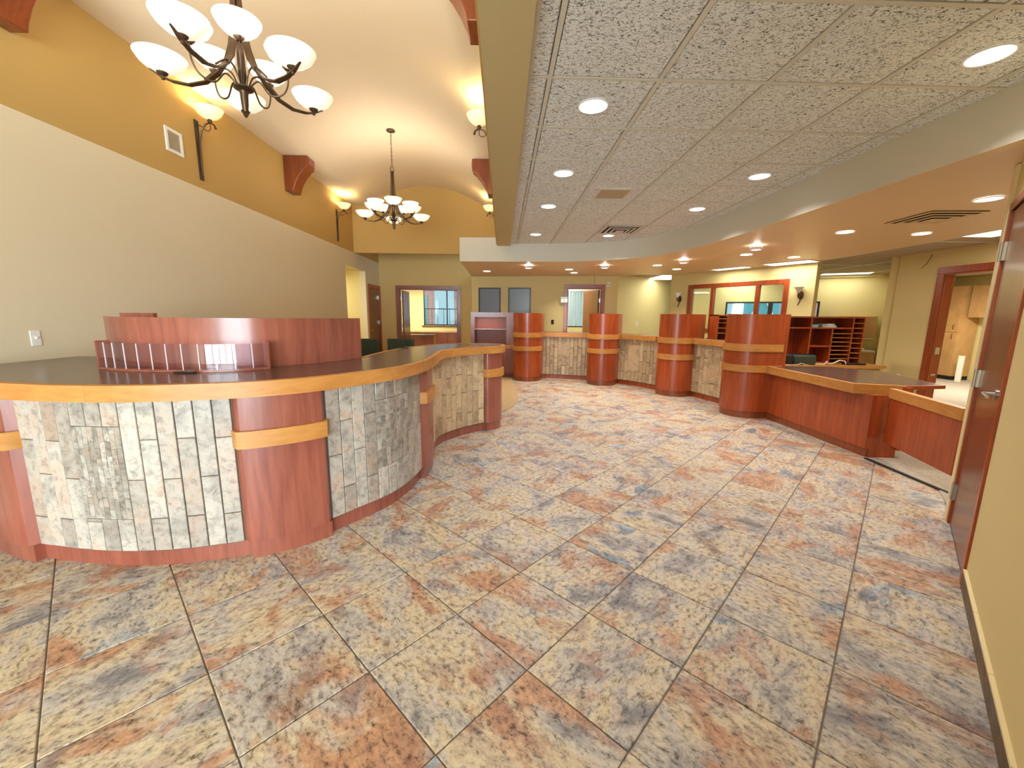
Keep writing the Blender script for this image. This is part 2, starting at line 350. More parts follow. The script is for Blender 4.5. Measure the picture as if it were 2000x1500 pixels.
# left wall
wl=wall('wall_left',(XL,-5),(XL,Y2+.1),0,ZB,-.15,M['beige'],[(9.53+5,10.88+5,0,2.525),(11.12+5,11.98+5,0,2.14)])
m=MB(); m.box(XL-.15,XL,-5,Y2+.1,ZB,4.6); m.out('upper_band',M['gold'],wl)
m=MB(); m.box(-6.4,XL-.15,9.38,9.53,0,2.7); m.box(-6.4,XL-.15,10.88,11.03,0,2.7); m.box(-6.55,-6.4,9.38,11.03,0,2.7); struct(m.out('wall_corridor',M['yellow']))
m=MB(); m.box(-6.4,XL-.15,9.53,10.88,2.53,2.7); struct(m.out('ceiling_corridor',M['khaki']))
# vault
def vaultz(x):
    h=(4.38-ZV); c=1.4; R=(c*c+h*h)/(2*h); return ZV+math.sqrt(max(R*R-(x+1.81)**2,0))-(R-h)
xs=[-3.21+2.8*k/28 for k in range(29)]
sec=[(XL,ZV)]+[(x,max(vaultz(x),ZV)) for x in xs]+[(XB0,ZV)]
m=MB(); n=len(sec); v=[];f=[]
for y in (-5,Y1+.05):
    for x,z in sec: v.append((x,y,z))
    for x,z in sec: v.append((x,y,z+.12))
for k in range(n-1): f+=[(k,k+1,2*n+k+1,2*n+k),(n+k,3*n+k,3*n+k+1,n+k+1)]
f+=[(0,2*n,3*n,n),(n-1,2*n-1,4*n-1,3*n-1)]
for b in (0,2*n): f+=[(b+k,b+n+k,b+n+k+1,b+k+1) for k in range(n-1)]
m.add(v,f); struct(m.out('ceiling_vault',M['vault'],smooth=True))
# bulkhead beam between vault and lower ceiling
m=MB(); m.box(XB0,XB1,-5,7.80,2.70,4.6); m.box(XB0,XB1,7.80,Y1,2.80,4.6); struct(m.out('wall_bulkhead',M['olive']))
m=MB(); m.box(XB0-.012,XB0,-5,Y1,2.72,ZV); struct(m.out('wall_bulkhead_face',M['gold']))
m=MB(); m.box(XL,XB1,Y1,Y1+.03,ZB,4.6); struct(m.out('wall_far_upper',M['gold']))
m=MB(); m.box(XL,XB1,Y1+.03,Y2+.1,3.5,3.6); struct(m.out('ceiling_far',M['offwhite']))
wall('wall_far',(XL,Y2),(XB1,Y2),0,3.52,-.14,M['gold_low'],[(-3.0-XL,-1.32-XL,0,2.16)])
PW0,PW1=(-.8,10.85),(2.85,10.2)
wall('wall_side',(-.66,10.85),(-.66,Y2),0,2.6,-.14,M['khaki'])
PP=Path([PW0,PW1]); ux=(PP.p[1]-PP.p[0]).normalized()
sx=lambda x:(x+.8)/ux.x
wall('wall_picture',PW0,PW1,0,2.6,-.13,M['khaki'],[(sx(1.64),sx(2.46),0,2.13)])
wall('wall_hall',PW1,(5.2,12.2),0,2.6,-.12,M['yellow'])
IW0,IW1=(4.05,9.92),(5.57,7.29)
IW=Path([IW0,IW1])
s_a,s_b=.55,2.56
wall('wall_interior',IW0,IW1,0,2.6,-.14,M['yellow'],[(s_a,s_b,1.17,2.11)])
OB0=Vector((7.62,9.9)); od=Vector((math.cos(math.radians(-30)),math.sin(math.radians(-30))))
OBp=lambda s:OB0+od*s
OB=Path([OBp(-3.1),OBp(1.5)])
wall('wall_office_back',OB.p[0],OB.p[1],0,2.6,-.14,M['yellow'],[(3.1-1.93,3.1+.10,.90,1.855)])
m=MB(); P=Path([OBp(0),OBp(1.2)]); m.prism([P.off(0,0),P.off(1.2,0),P.off(1.2,.1),P.off(0,.1)],2.40,2.46); struct(m.out('trim_1',M['yellow']))
XD=6.5
wall('wall_office_right',(XD,6.72),(XD,2.8),0,2.6,-.14,M['khaki'],[(6.72-5.99,6.72-5.02,0,2.11)])
wall('wall_office_return',(XD+.05,6.75),(11.3,11.5),0,2.6,-.12,M['khaki'])
# right diagonal wall with the door
wr=wall('wall_right',w45(0),w45(4.8),0,2.95,-.15,M['khaki'],[(.17,1.09,0,2.13)])
m=MB(); m.box(.10,2.9,-.76,-.62,0,2.8); m.box(2.76,2.9,-5,-.76,0,2.8); struct(m.out('wall_added_lobby',M['khaki']))  # invented lobby walls, opening the unseen side so daylight spreads evenly
m=MB(); m.box(3.42,XD,2.62,2.76,0,2.6); struct(m.out('wall_office_near',M['khaki']))
# invented glazed wall behind the camera, built wide to let daylight in
wall('wall_added_entrance',(XL,-5),(2.9,-5),0,4.6,.15,M['beige'],[(.15+1.25*k,.15+1.25*k+1.15,.1,2.65) for k in range(5)])
def glazed(name,p0,p1,z0,z1,nm,lab,t=.05):
    P=Path([p0,p1]); m=MB(); d=ux2=(P.p[1]-P.p[0]).normalized()
    for k in range(nm+1): m.obox(P.at(P.L*k/nm),d,t,t,z0,z1)
    for z in (z0,z1-t): m.obox(P.at(P.L/2),d,P.L,t,z,z+t)
    o=struct(m.out(name,M['frame_black'])); 
    for k in range(nm):
        g_=MB(); g_.obox(P.at(P.L*(k+.5)/nm),d,P.L/nm-t,.006,z0+t,z1-t); g_.out('pane',M['glass'],o)
    return o
for k in range(5): glazed('window_%d'%(k+1 if k<3 else k+5),(XL+.15+1.25*k,-5.08),(XL+.15+1.25*k+1.15,-5.08),.1,2.65,1,'')  # windows of the invented wall behind the camera
# acoustic ceiling
m=MB(); m.box(XB1,4.6,-5,8.2,2.80,2.85); 
CX=[XB1,.255]+[.255+.613*k for k in range(1,7)]; CY=[2.49+.598*k for k in range(-8,11)]
for x in CX[1:]: m.box(x-.012,x+.012,-2.3,8.1,ZC-.004,ZC+.01)
for y in CY: m.box(XB1,4.0,y-.012,y+.012,ZC-.003,ZC+.01)
m.box(XB1,XB1+.022,-2.3,7.8,ZC-.012,ZC+.01)
ceil=struct(m.out('ceiling',M['tbar']))
tmesh={}
for i in range(len(CX)-1):
    for j in range(len(CY)-1):
        x0,x1,y0,y1=CX[i],CX[i+1],CY[j],CY[j+1]
        if (x0>3.0) or y0>7.7 or y0>x0+8: continue
        if y1<x0-.6 or (x1+x0)/2-(y0+y1)/2>1.3: continue
        key=round(x1-x0,3)
        if key not in tmesh:
            a,b=(x1-x0)/2-.017,(y1-y0)/2-.016; q=MB(); q.add([(-a,-b,.012),(a,-b,.012),(a,b,.012),(-a,b,.012),(-a,-b,.002),(a,-b,.002),(a,b,.002),(-a,b,.002),(-a+.006,-b+.006,-.002),(a-.006,-b+.006,-.002),(a-.006,b-.006,-.002),(-a+.006,b-.006,-.002)],
              [(0,1,2,3),(0,4,5,1),(1,5,6,2),(2,6,7,3),(3,7,4,0),(4,8,9,5),(5,9,10,6),(6,10,11,7),(7,11,8,4),(8,11,10,9)])
            o=q.out('ceiling_tile',M['act']); tmesh[key]=o.data; bpy.data.objects.remove(o)
        o=bpy.data.objects.new('ceiling_tile',tmesh[key]); COL.objects.link(o); o.parent=ceil; o.location=((x0+x1)/2,(y0+y1)/2,ZC)
# curved soffit
front=[(-.8,7.84),(.1,7.78)]+[tuple(p) for p in spline([(.6,7.74),(1.1,7.68),(1.6,7.54),(1.95,7.36),(2.3,7.05),(2.55,6.66),(2.72,6.15),(2.81,5.65),(2.845,5.1)],6)]+[(2.85,4.6),(2.85,2.2)]
back=[(3.36,2.76),(5.45,2.76),(5.5,5.8),(5.45,7.1),(5.43,7.7),(4.1,9.9),(3.25,9.85),(2.85,10.24),(-.8,10.9)]
m=MB(); m.prism(front+back,ZS+.004,2.85); so=struct(m.out('ceiling_soffit',M['offwhite']))
m=MB(); m.prism([(x,y) for x,y in front+back],ZS,ZS+.004); m.out('underside',M['soffit'],so)
# office ceiling
m=MB(); m.prism([(2.85,10.2),(3.25,9.8),(4.1,9.85),(5.40,7.65),(5.45,2.7),(12.5,2.7),(12.5,13),(2.85,13)],2.475,2.6)
oc=struct(m.out('ceiling_office',M['actsmooth']))
for i in range(3):
    q=MB(); x=5.68+1.22*i; q.box(x-.014,x+.014,2.9,12.8,2.454,2.475); q.out('grid_bar',M['white'],oc)
for j in range(4):
    q=MB(); y=3.0+2.44*j; q.box(5.6,10.2,y-.014,y+.014,2.456,2.475); q.out('grid_bar',M['white'],oc)
sh={}
for i in range(12):
    for j in range(9):
        x0,y0=2.95+.61*i*1.0,3.0+1.22*j
        cx,cy=x0+.305,y0+.61
        if cx<5.6 and cy<8.5: continue
        if cx<4.2 and cy<10: continue
        if cx>9.6 or cy>12.6: continue
        if 'a' not in sh:
            q=MB(); q.box(-.302,.302,-.606,.606,0,.02); o=q.out('ceiling_tile',M['actsmooth']); sh['a']=o.data; bpy.data.objects.remove(o)
        o=bpy.data.objects.new('ceiling_tile',sh['a']); COL.objects.link(o); o.parent=oc; o.location=(cx,cy,2.462)
m=MB(); m.box(-6.4,-.66,Y2+.14,16.5,2.55,2.65); struct(m.out('ceiling_far_room',M['yellow']))
m=MB(); m.box(-.52,3.6,10.98,14.6,2.6,2.7); struct(m.out('ceiling_side_room',M['yellow']))
# baseboard right
bb=MB(); P=Path([w45(1.15),w45(7.0)]); bb.ribbon([P.off(s,0) for s in (0,3.7)],[P.off(s,.012) for s in (0,3.7)],0,.092); bb=struct(bb.out('baseboard_right',M['basebrown']))
for k in range(8):
    a,b=.002+.458*k,.002+.458*(k+1)-.004; q=MB(); q.ribbon([P.off(a,-.002),P.off(b,-.002)],[P.off(a,.014),P.off(b,.014)],.092,.104); q.out('cap_strip',M['cap'],bb)
# ---------------------------------------------------------------- doors, casings
def casing(name,P,s0,s1,ztop,wd,dep,mat,side=1,both=False,th=.15,sillz=0):
    """casing on the face of path P (right side = room)"""
    m=MB()
    def bar(a,b,z0,z1,d0=0,d1=dep): m.prism([P.off(a,d0*side),P.off(b,d0*side),P.off(b,d1*side),P.off(a,d1*side)],z0,z1)
    bar(s0-wd,s0,sillz,ztop); bar(s1,s1+wd,sillz,ztop); bar(s0-wd,s1+wd,ztop,ztop+wd)
    bar(s0,s0+.02,sillz,ztop,-th,.002); bar(s1-.02,s1,sillz,ztop,-th,.002); bar(s0,s1,ztop-.02,ztop,-th,.002)
    return struct(m.out(name,mat,bevel=.004))
def lever(P,s,z,parent,d=1,dep=.02,mat=None):
    mat=mat or M['steel']; m=MB(); p=P.off(s,dep); n=P.nrm(s); t=Vector((-n.y,n.x)); m3=lambda a,z_:Vector((a.x,a.y,z_))
    m.tube([m3(p-n*.004,z),m3(p+n*.012,z)],.03,14); m.tube([m3(p,z),m3(p+n*.055,z)],.011,10)
    m.tube([m3(p+n*.05,z),m3(p+n*.052+t*.05*d,z),m3(p+n*.048+t*.125*d,z-.004)],[.011,.010,.008],10)
    return m.out('handle',mat,parent,smooth=True)
# left wall door (closed)
P=Path([(XL,13.0),(XL,9.0)]); P=Path([(XL,9.0),(XL,13.0)])     # right-hand normal is +X
casing('trim_2',P,2.12,2.98,2.14,.09,.02,M['cherry'])
m=MB(); m.box(XL-.06,XL-.02,11.14,11.96,.01,2.12); d=struct(m.out('door_1',M['door'])); lever(P,2.22,1.0,d,-1,-.02)
for z in (.25,1.15,1.85): q=MB(); q.box(XL-.03,XL+.006,11.925,11.955,z,z+.1); q.out('hinge',M['steel'],d)
# far opening
P=Path([(XL,Y2),(-.66,Y2)])                                          # right-hand normal is -Y
casing('trim_3',P,-3.0-XL,-1.32-XL,2.16,.10,.02,M['cherry_red'],th=.14)
m=MB(); m.box(-2.965,-2.92,Y2+.15,Y2+.95,.01,2.13); d=struct(m.out('door_2',M['door'])); 
for z in (.25,1.05,1.85): q=MB(); q.box(-2.985,-2.96,Y2+.13,Y2+.16,z,z+.1); q.out('hinge',M['steel'],d)
# picture wall door
P=PP; a,b=sx(1.64),sx(2.46); casing('trim_4',P,a,b,2.13,.085,.02,M['cherry'],th=.13)
m=MB(); n_=-P.nrm(b); e=P.at(b-.05)+n_*.16; 
dd=(n_+Vector((-.45,0))).normalized(); m.obox(e+dd*.40,dd,.80,.042,.01,2.1); d=struct(m.out('door_3',M['door'])); 
q=MB(); pp=e+dd*.62+Vector((-.05,0)); q.tube([(pp.x,pp.y,.98),(pp.x-.02,pp.y-.1,.98)],.012); q.out('handle',M['steel'],d)
q=MB(); q.obox(P.off(b-.035,-.06),ux,.03,.1,1.78,1.88); q.out('hinge',M['steel'],d)
# office right door opening (open, no leaf in view)
P=Path([(XD,2.8),(XD,6.72)]); P=Path([(XD,6.72),(XD,2.8)])           # right-hand normal is -X
casing('trim_5',P,6.72-5.99,6.72-5.02,2.11,.095,.02,M['cherry'],th=.14)
t=tag(empty('strike_plate',(XD+.065,5.97,.6)),'small steel strike plates on the jamb of the open office doorway','door hardware')
for z in (.33,.0): q=MB(); q.box(-.035,.035,-.008,.0,z,z+(.1 if z else .03)); q.out('plate',M['steel'],t)
# near right door
P=Path([w45(0),w45(7)])
a0,a1=.17,1.09
m=MB()
def bar(a,b,z0,z1,d0,d1): m.prism([P.off(a,d0),P.off(b,d0),P.off(b,d1),P.off(a,d1)],z0,z1)
print('normal right wall', P.nrm(1))
bar(a0-.045,a0+.012,0,2.13,-.15,.012); bar(a1-.012,a1+.045,0,2.13,-.15,.012); bar(a0-.045,a1+.045,2.13,2.18,-.15,.012)
struct(m.out('trim_6',M['cherry'],bevel=.003))
m=MB(); bar(-.004,a0-.047,0,2.42,-.01,.016); struct(m.out('trim_8',M['cap']))
m=MB(); bar(a0+.018,a1-.018,.012,2.122,-.045,-.002); d=struct(m.out('door_4',M['door'],bevel=.002))
d['label']='dark glossy veneer door with lever handle in the diagonal wall'
lever(P,.93,1.045,d,1,-.002)
for z in (.19,1.0,1.82):
    q=MB(); q.prism([P.off(a0-.03,.013),P.off(a0+.055,.013),P.off(a0+.055,-.001),P.off(a0-.03,-.001)],z,z+.115); 
    c=P.off(a0+.014,.018); q.tube([(c.x,c.y,z-.004),(c.x,c.y,z+.119)],.009,10); q.out('hinge',M['steel'],d)
# ---------------------------------------------------------------- reception desk
ZT=1.068
desk=tag(empty('reception_desk',(-1.5,3.0,0)),'curved reception desk clad in pale stone strips with cherry pilasters and dark countertop','desk')
def place(o,parent):
    o.parent=parent; o.matrix_parent_inverse=Matrix.Translation(-Vector(parent.location)) if parent.type=='EMPTY' else Matrix(); return o
SE=DESK.L
p1=(DESK.near((-3.11,2.42)),DESK.near((-2.73,2.26))+.06); c2=(DESK.near((-1.455,2.30))+DESK.near((-1.16,2.5)))/2; p2=(c2-.25,c2+.225)
c3=DESK.near((-.715,3.62)); p3=(c3-.20,c3+.20); p4=(DESK.near((-.235,4.985)),DESK.near((-.075,5.23)))
m=MB(); m.ribbon(DESK.seg(.03,SE,-.10),DESK.seg(.03,SE,0),0.0,.10); place(m.out('toe_kick',M['cherry_red'],smooth=True),desk)
m=MB(); m.ribbon(DESK.seg(.03,SE,-.06),DESK.seg(.03,SE,.016),.10,.985); place(m.out('core',M['joint'],smooth=True),desk)
for a,b in (p1,p2,p3,p4):
    m=MB(); n=14; ou=[]; inn=[]
    for k in range(n+1):
        s=a+(b-a)*k/n; e=min(k,n-k)/n; rise=.05*math.sqrt(max(0,1-(1-min(e/.16,1))**2)); ou.append(DESK.off(s,.016+rise)); inn.append(DESK.off(s,0))
    m.ribbon(inn,ou,.105,.985); pi=place(m.out('pilaster',M['cherry_red'],smooth=True),desk)
    m=MB(); a2,b2=a+.035,b-.012
    m.ribbon(DESK.seg(a2,b2,-.02),DESK.seg(a2,b2,.05),0,.105); o=m.out('plinth',M['cherry_red']); o.parent=pi; 
    m=MB(); a2,b2=a-.02,b+.02; ou=[];inn=[]
    for k in range(n+1):
        s=a2+(b2-a2)*k/n; e=min(k,n-k)/n; rise=.075*math.sqrt(max(0,1-(1-min(e/.14,1))**2)); ou.append(DESK.off(s,.016+rise)); inn.append(DESK.off(s,.01))
    m.ribbon(inn,ou,.685,.785); o=m.out('band',M['maple'],smooth=True); o.parent=pi
# tiles: shared unit slab
um=MB(); b_=.04; um.add([(-.5,0,-.5),(.5,0,-.5),(.5,0,.5),(-.5,0,.5),(-.5,-.7,-.5),(.5,-.7,-.5),(.5,-.7,.5),(-.5,-.7,.5),(-.47,-1,-.49),(.47,-1,-.49),(.47,-1,.49),(-.47,-1,.49)],
   [(0,1,2,3),(0,4,5,1),(1,5,6,2),(2,6,7,3),(3,7,4,0),(4,8,9,5),(5,9,10,6),(6,10,11,7),(7,11,8,4),(8,11,10,9)])
def unit(mat):
    o=um.out('tile',mat); d=o.data; bpy.data.objects.remove(o); return d
UM={k:unit(M[k]) for k in ('stone','stone_tan','mosaic')}
def slab(parent,path,s,wd,z0,z1,base,thick,meshkey,name='tile',stuff=None):
    c=path.off(s,base); n=path.nrm(s)
    if stuff is not None:
        t=Vector((-n.y,n.x)); stuff.prism([c-t*wd/2,c+t*wd/2,c+t*wd/2+n*thick,c-t*wd/2+n*thick],z0,z1); return
    o=bpy.data.objects.new(name,UM[meshkey]); COL.objects.link(o); o.parent=parent
    o.location=(c.x-parent.location.x,c.y-parent.location.y,(z0+z1)/2); o.rotation_euler=(0,0,math.atan2(n.y,n.x)+math.pi/2); o.scale=(wd,thick,z1-z0)
def clad(parent,path,s0,s1,z0,z1,base,key,col=.0914,ln=.457,ins=None,phase=0,mos_single=True,jt=.004):
    rnd=random.Random(int(s0*1000)+5); n=int(round((s1-s0)/col)); cw=(s1-s0)/n
    mst=None if mos_single else MB()
    for c in range(n):
        sc=s0+cw*(c+.5); zz=z1; first=ln*((.52,1.0)[(c+phase)%2]) if True else ln; first=min(first+rnd.uniform(-.02,.02),ln); k=0
        lim=[]
        if ins and ins[0]<=c<ins[1]: lim=[(ins[2],ins[3])]
        while zz>z0+.01:
            zn=max(z0,zz-(first if k==0 else ln)); k+=1
            if zn-z0<.05: zn=z0
            spans=[(zn,zz)]
            for a,b in lim:
                o2=[]
                for u,v_ in spans:
                    if v_<=a or u>=b: o2.append((u,v_)); continue
                    if u<a-.02: o2.append((u,a))
                    if v_>b+.02: o2.append((b,v_))
                spans=o2
            for u,v_ in spans: slab(parent,path,sc,cw-jt,u+jt/2,v_-jt/2,base,.011,key)
            zz=zn
    if ins:
        a,b=s0+cw*ins[0],s0+cw*ins[1]; bk=MB(); bk.ribbon(path.seg(a,b,base-.004),path.seg(a,b,base+.0085),ins[2],ins[3]); place(bk.out('mosaic_backing',M['mosaic'] if mos_single else M[key]),parent); nm=9; mw=(b-a)/nm
        for c in range(nm):
            zz=ins[3]; sc=a+mw*(c+.5)
            while zz>ins[2]+.01:
                h=rnd.choice((.04,.06,.085,.12)); zn=max(ins[2],zz-h)
                if zn-ins[2]<.02: zn=ins[2]
                slab(parent,path,sc,mw-.0003,zn+.00015,zz-.00015,base+rnd.uniform(-.001,.002),.0105,'mosaic','mosaic_piece',mst); zz=zn
        if mst: 
            o=mst.out('mosaic_inset',M[key]); o['kind']='stuff'; place(o,parent)
clad(desk,DESK,p1[1]+.005,p2[0]-.003,.105,.985,.016,'stone',ins=(4,7,.30,.83),phase=0)
clad(desk,DESK,p2[1]+.003,p3[0]-.003,.105,.985,.016,'stone',ins=(4,8,.34,.84),phase=1)
clad(desk,DESK,p3[1]+.003,p4[0]-.003,.105,.985,.016,'stone_tan',ins=(3,6,.34,.84),phase=0,mos_single=False,jt=.006)
# counter edge and top
e_in,e_out=DESK.seg(.0,SE,.06,.02),DESK.seg(.0,SE,.105,.02)
sa,sb=DESK.near((-2.12,2.17)),DESK.near((-.87,2.89))
for q0,q1 in ((0,sa-.0005),(sa+.0005,sb-.0005),(sb+.0005,SE)):
    m=MB(); m.ribbon(DESK.seg(q0,q1,.06,.02),DESK.seg(q0,q1,.105,.02),.981,ZT); place(m.out('counter_edge',M['maple'],smooth=True),desk)
backe=[tuple(q) for q in spline([(-.50,5.44),(-.75,5.27),(-1.0,4.90),(-1.13,4.45),(-1.19,3.95),(-1.21,3.53)],6)]
poly=[tuple(q) for q in DESK.seg(.0,SE,.062,.03)]+backe+[(-1.30,3.66),(-2.0,3.45),(-2.95,3.40),(-3.54,3.46)]
m=MB(); m.prism(poly,ZT-.03,ZT-.001); place(m.out('countertop',M['lam']),desk)
m=MB(); be=Path(backe); m.ribbon([be.off(be.L*k/30,0) for k in range(31)],[be.off(be.L*k/30,.03) for k in range(31)],.97,ZT+.001); place(m.out('back_edge',M['maple'],smooth=True),desk)
m=MB(); iw_=Path(backe); m.ribbon([iw_.off(iw_.L*k/30,-.08) for k in range(31)],[iw_.off(iw_.L*k/30,-.06) for k in range(31)],.01,.97); place(m.out('inner_panel',M['cherry_red'],smooth=True),desk)
SC=Path(spline([(-2.95,3.14),(-2.72,2.93),(-2.42,2.80),(-2.10,2.76),(-1.80,2.80),(-1.60,2.92),(-1.43,3.10),(-1.31,3.30),(-1.225,3.50)],10))
m=MB(); m.ribbon(SC.seg(0,SC.L,0),SC.seg(0,SC.L,.025),ZT,1.405); place(m.out('privacy_screen',M['cherry_red'],smooth=True),desk)
m=MB(); m.box(-3.06,-2.80,3.36,3.4,ZT,1.43); place(m.out('rear_screen',M['cherry_red']),desk)
# brochure rack
RK=Path(spline([(-2.64,2.70),(-2.44,2.615),(-2.24,2.575),(-2.0,2.56),(-1.82,2.585),(-1.68,2.65),(-1.565,2.75)],8))
rack=tag(empty('brochure_rack',(-2.1,2.62,ZT)),'long curved clear acrylic brochure rack with dividers on the reception countertop','rack')
def pl(o): return place(o,rack)
m=MB(); m.ribbon(RK.seg(0,RK.L,-.07),RK.seg(0,RK.L,.004),ZT,ZT+.014); pl(m.out('base',M['cherry_red'],smooth=True))
m=MB(); m.ribbon(RK.seg(0,RK.L,-.002),RK.seg(0,RK.L,.003),ZT+.012,ZT+.175); pl(m.out('front_panel',M['acrylic'],smooth=True))
for s in (.006,RK.L-.006):
    m=MB(); n=RK.nrm(s); t=Vector((-n.y,n.x)); c=RK.off(s,-.032); m.prism([c-t*.008-n*.038,c+t*.008-n*.038,c+t*.008+n*.038,c-t*.008+n*.038],ZT+.002,ZT+.185); pl(m.out('end_panel',M['cherry_red']))
for k in range(1,12):
    s=RK.L*k/12; n=RK.nrm(s); t=Vector((-n.y,n.x)); c=RK.off(s,-.032); m=MB(); m.prism([c-t*.0015-n*.034,c+t*.0015-n*.034,c+t*.0015+n*.029,c-t*.0015+n*.029],ZT+.014,ZT+.175); dv=pl(m.out('divider',M['acrylic']))
    m=MB(); c=RK.off(s,.001); m.prism([c-t*.0022-n*.002,c+t*.0022-n*.002,c+t*.0022+n*.003,c-t*.0022+n*.003],ZT+.014,ZT+.177); o=m.out('divider_edge',M['acrylic_edge']); o.parent=dv; o.matrix_parent_inverse=dv.matrix_basis.inverted()@Matrix.Translation(-Vector(rack.location)) if False else Matrix.Identity(4)
# pens
def pen(a,b,z,lab):
    t=empty('pen',((a[0]+b[0])/2,(a[1]+b[1])/2,z)); tag(t,lab,'pen'); A=Vector((a[0]-t.location.x,a[1]-t.location.y,.006)); B=Vector((b[0]-t.location.x,b[1]-t.location.y,.006))
    m=MB(); m.tube([A,A.lerp(B,.08),A.lerp(B,.12),B],[.0015,.004,.0058,.0058],10); m.out('barrel',M['black'],t,smooth=True)
    m=MB(); m.tube([A.lerp(B,.65)+Vector((0,0,.007)),A.lerp(B,.97)+Vector((0,0,.008))],.0016,6); m.out('clip',M['steel'],t)
    return t
pen((-2.03,2.515),(-1.90,2.535),ZT,'black pen lying in front of the acrylic brochure rack')
pen((-1.16,4.50),(-1.06,4.60),ZT,'small dark pen on the countertop toward the round desk end')
# chairs behind the desk
def chair(loc,rz,lab):
    t=tag(empty('office_chair',loc,rz),lab,'chair'); 
    m=MB(); m.prism([(-.23,-.22),(.23,-.22),(.25,.2),(-.25,.2)],.44,.52); m.out('seat',M['green'],t,bevel=.03,seg=3)
    A=Path([(-.24,.22),(-.12,.26),(0,.275),(.12,.26),(.24,.22)]); m=MB(); m.ribbon(A.seg(0,A.L,0),A.seg(0,A.L,.06),.56,1.03); m.out('backrest',M['green'],t,bevel=.02,seg=3)
    m=MB(); m.strap([(0,.1,.45),(0,.29,.47),(0,.31,.75)],.06,.015,(1,0,0)); m.out('back_bracket',M['black'],t)
    m=MB(); m.tube([(0,0,.12),(0,0,.44)],.028,12); m.out('column',M['black'],t)
    for k in range(5):
        a=2*math.pi*k/5; m=MB(); m.tube([(0,0,.12),(.28*math.cos(a),.28*math.sin(a),.08)],[.03,.018],8); lg=m.out('leg',M['black'],t)
        m=MB(); m.lathe([(0,-.03),(.02,-.03),(.028,0),(.02,.03),(0,.03)],(.28*math.cos(a),.28*math.sin(a),.041),10); m.out('caster',M['black'],lg)
    return t
chair((-2.25,6.55,.008),0.1,'dark green office chair behind the reception desk nearer the cherry screen')
chair((-1.72,6.62,.008),-.15,'dark green office chair behind the reception desk farther from the cherry screen')
# wall plates
def plate(loc,ndir,lab,kind='switch',mat=None,w_=.07,h_=.115):
    t=empty('wall_plate',loc,math.atan2(ndir[1],ndir[0])+math.pi/2); tag(t,lab,'switch' if kind=='switch' else 'outlet')
    m=MB(); m.box(-w_/2,w_/2,-.006,0,-h_/2,h_/2); m.out('cover',mat or M['white'],t,bevel=.003)
    if kind=='switch':
        for k in range(max(1,int(round(w_/.07)))):
            x=-w_/2+.035+.045*k if w_>.08 else 0
            m=MB(); m.box(x-.005,x+.005,-.016,-.004,-.004,.012); m.out('toggle',mat or M['white'],t)
    else:
        for z in (-.022,.022):
            m=MB(); m.box(-.016,.016,-.009,-.004,z-.014,z+.014); r_=m.out('receptacle',mat or M['white'],t,bevel=.004)
            for x in (-.006,.006): q=MB(); q.box(x-.0012,x+.0012,-.0098,-.0085,z-.004,z+.006); q.out('slot',M['dark'],r_)
    return t
plate((XL,3.18,1.232),(1,0),'white light switch plate on the beige wall above the reception desk')
# ---------------------------------------------------------------- teller pods and counters
PODS=[((.57,9.15),(-.2,-.98)),((2.15,8.65),(-.45,-.89)),((3.25,7.52),(-.86,-.5)),((3.66,5.95),(-1,0))]
labs=['cylindrical cherry teller pod with two maple bands next to the display cabinet','cylindrical cherry teller pod with two maple bands, second from the display cabinet','cylindrical cherry teller pod with two maple bands, second from the low service desk','cylindrical cherry teller pod with two maple bands joining the low service desk']
for (c,dr),lb in zip(PODS,labs):
    f_=Vector(dr).normalized(); t=tag(empty('teller_pod',(c[0],c[1],0),math.atan2(f_.y,f_.x)+math.pi/2),lb,'teller station','teller pods along the curved counter')
    def U(r,tail=.36,n=24,inset=0):
        pts=[(r*math.cos(math.pi+math.pi*k/n),r*math.sin(math.pi+math.pi*k/n)) for k in range(n+1)]
        return [(-r,tail)]+pts+[(r,tail)]
    m=MB(); m.prism(U(.306,.34),0,.10); m.out('toe_kick',M['corbel'],t,smooth=True)
    m=MB(); m.prism(U(.32),.10,1.495); m.out('body',M['cherry'],t,smooth=True)
    for z0,z1 in ((.97,1.075),(.675,.775)):
        A=U(.318,.30); B=U(.338,.30); m=MB(); m.ribbon(A,B,z0,z1); m.out('band',M['maple'],t,smooth=True)
def counter(name,path,lab,ph,depth=.62):
    t=tag(empty(name,(path.at(path.L/2).x,path.at(path.L/2).y,0)),lab,'counter','teller counters between the pods')
    m=MB(); m.ribbon(path.seg(0,path.L,-.08),path.seg(0,path.L,0),0,.09); place(m.out('toe_kick',M['cherry']),t)
    m=MB(); m.ribbon(path.seg(0,path.L,-.04),path.seg(0,path.L,.016),.09,.985); place(m.out('core',M['joint']),t)
    clad(t,path,.0,path.L,.095,.985,.016,'stone_tan',ins=(5,8,.32,.86),phase=ph,mos_single=False,jt=.007)
    m=MB(); m.ribbon(path.seg(0,path.L,.06),path.seg(0,path.L,.10),.972,ZT); place(m.out('counter_edge',M['maple']),t)
    m=MB(); m.ribbon(path.seg(0,path.L,-depth+.1),path.seg(0,path.L,.062),ZT-.03,ZT-.001); place(m.out('countertop',M['lam']),t); return t
counter('teller_counter',Path(spline([(.84,9.43),(1.15,9.36),(1.55,9.26),(1.98,9.10)])),'stone strip clad teller counter nearest the display cabinet',0)
counter('teller_counter',Path(spline([(2.38,8.86),(2.65,8.57),(2.9,8.25),(3.08,7.92)])),'stone strip clad teller counter in the middle of the curved line',1)
counter('teller_counter',Path(spline([(3.48,7.40),(3.60,7.0),(3.70,6.6),(3.74,6.24)])),'stone strip clad teller counter nearest the low service desk',0)
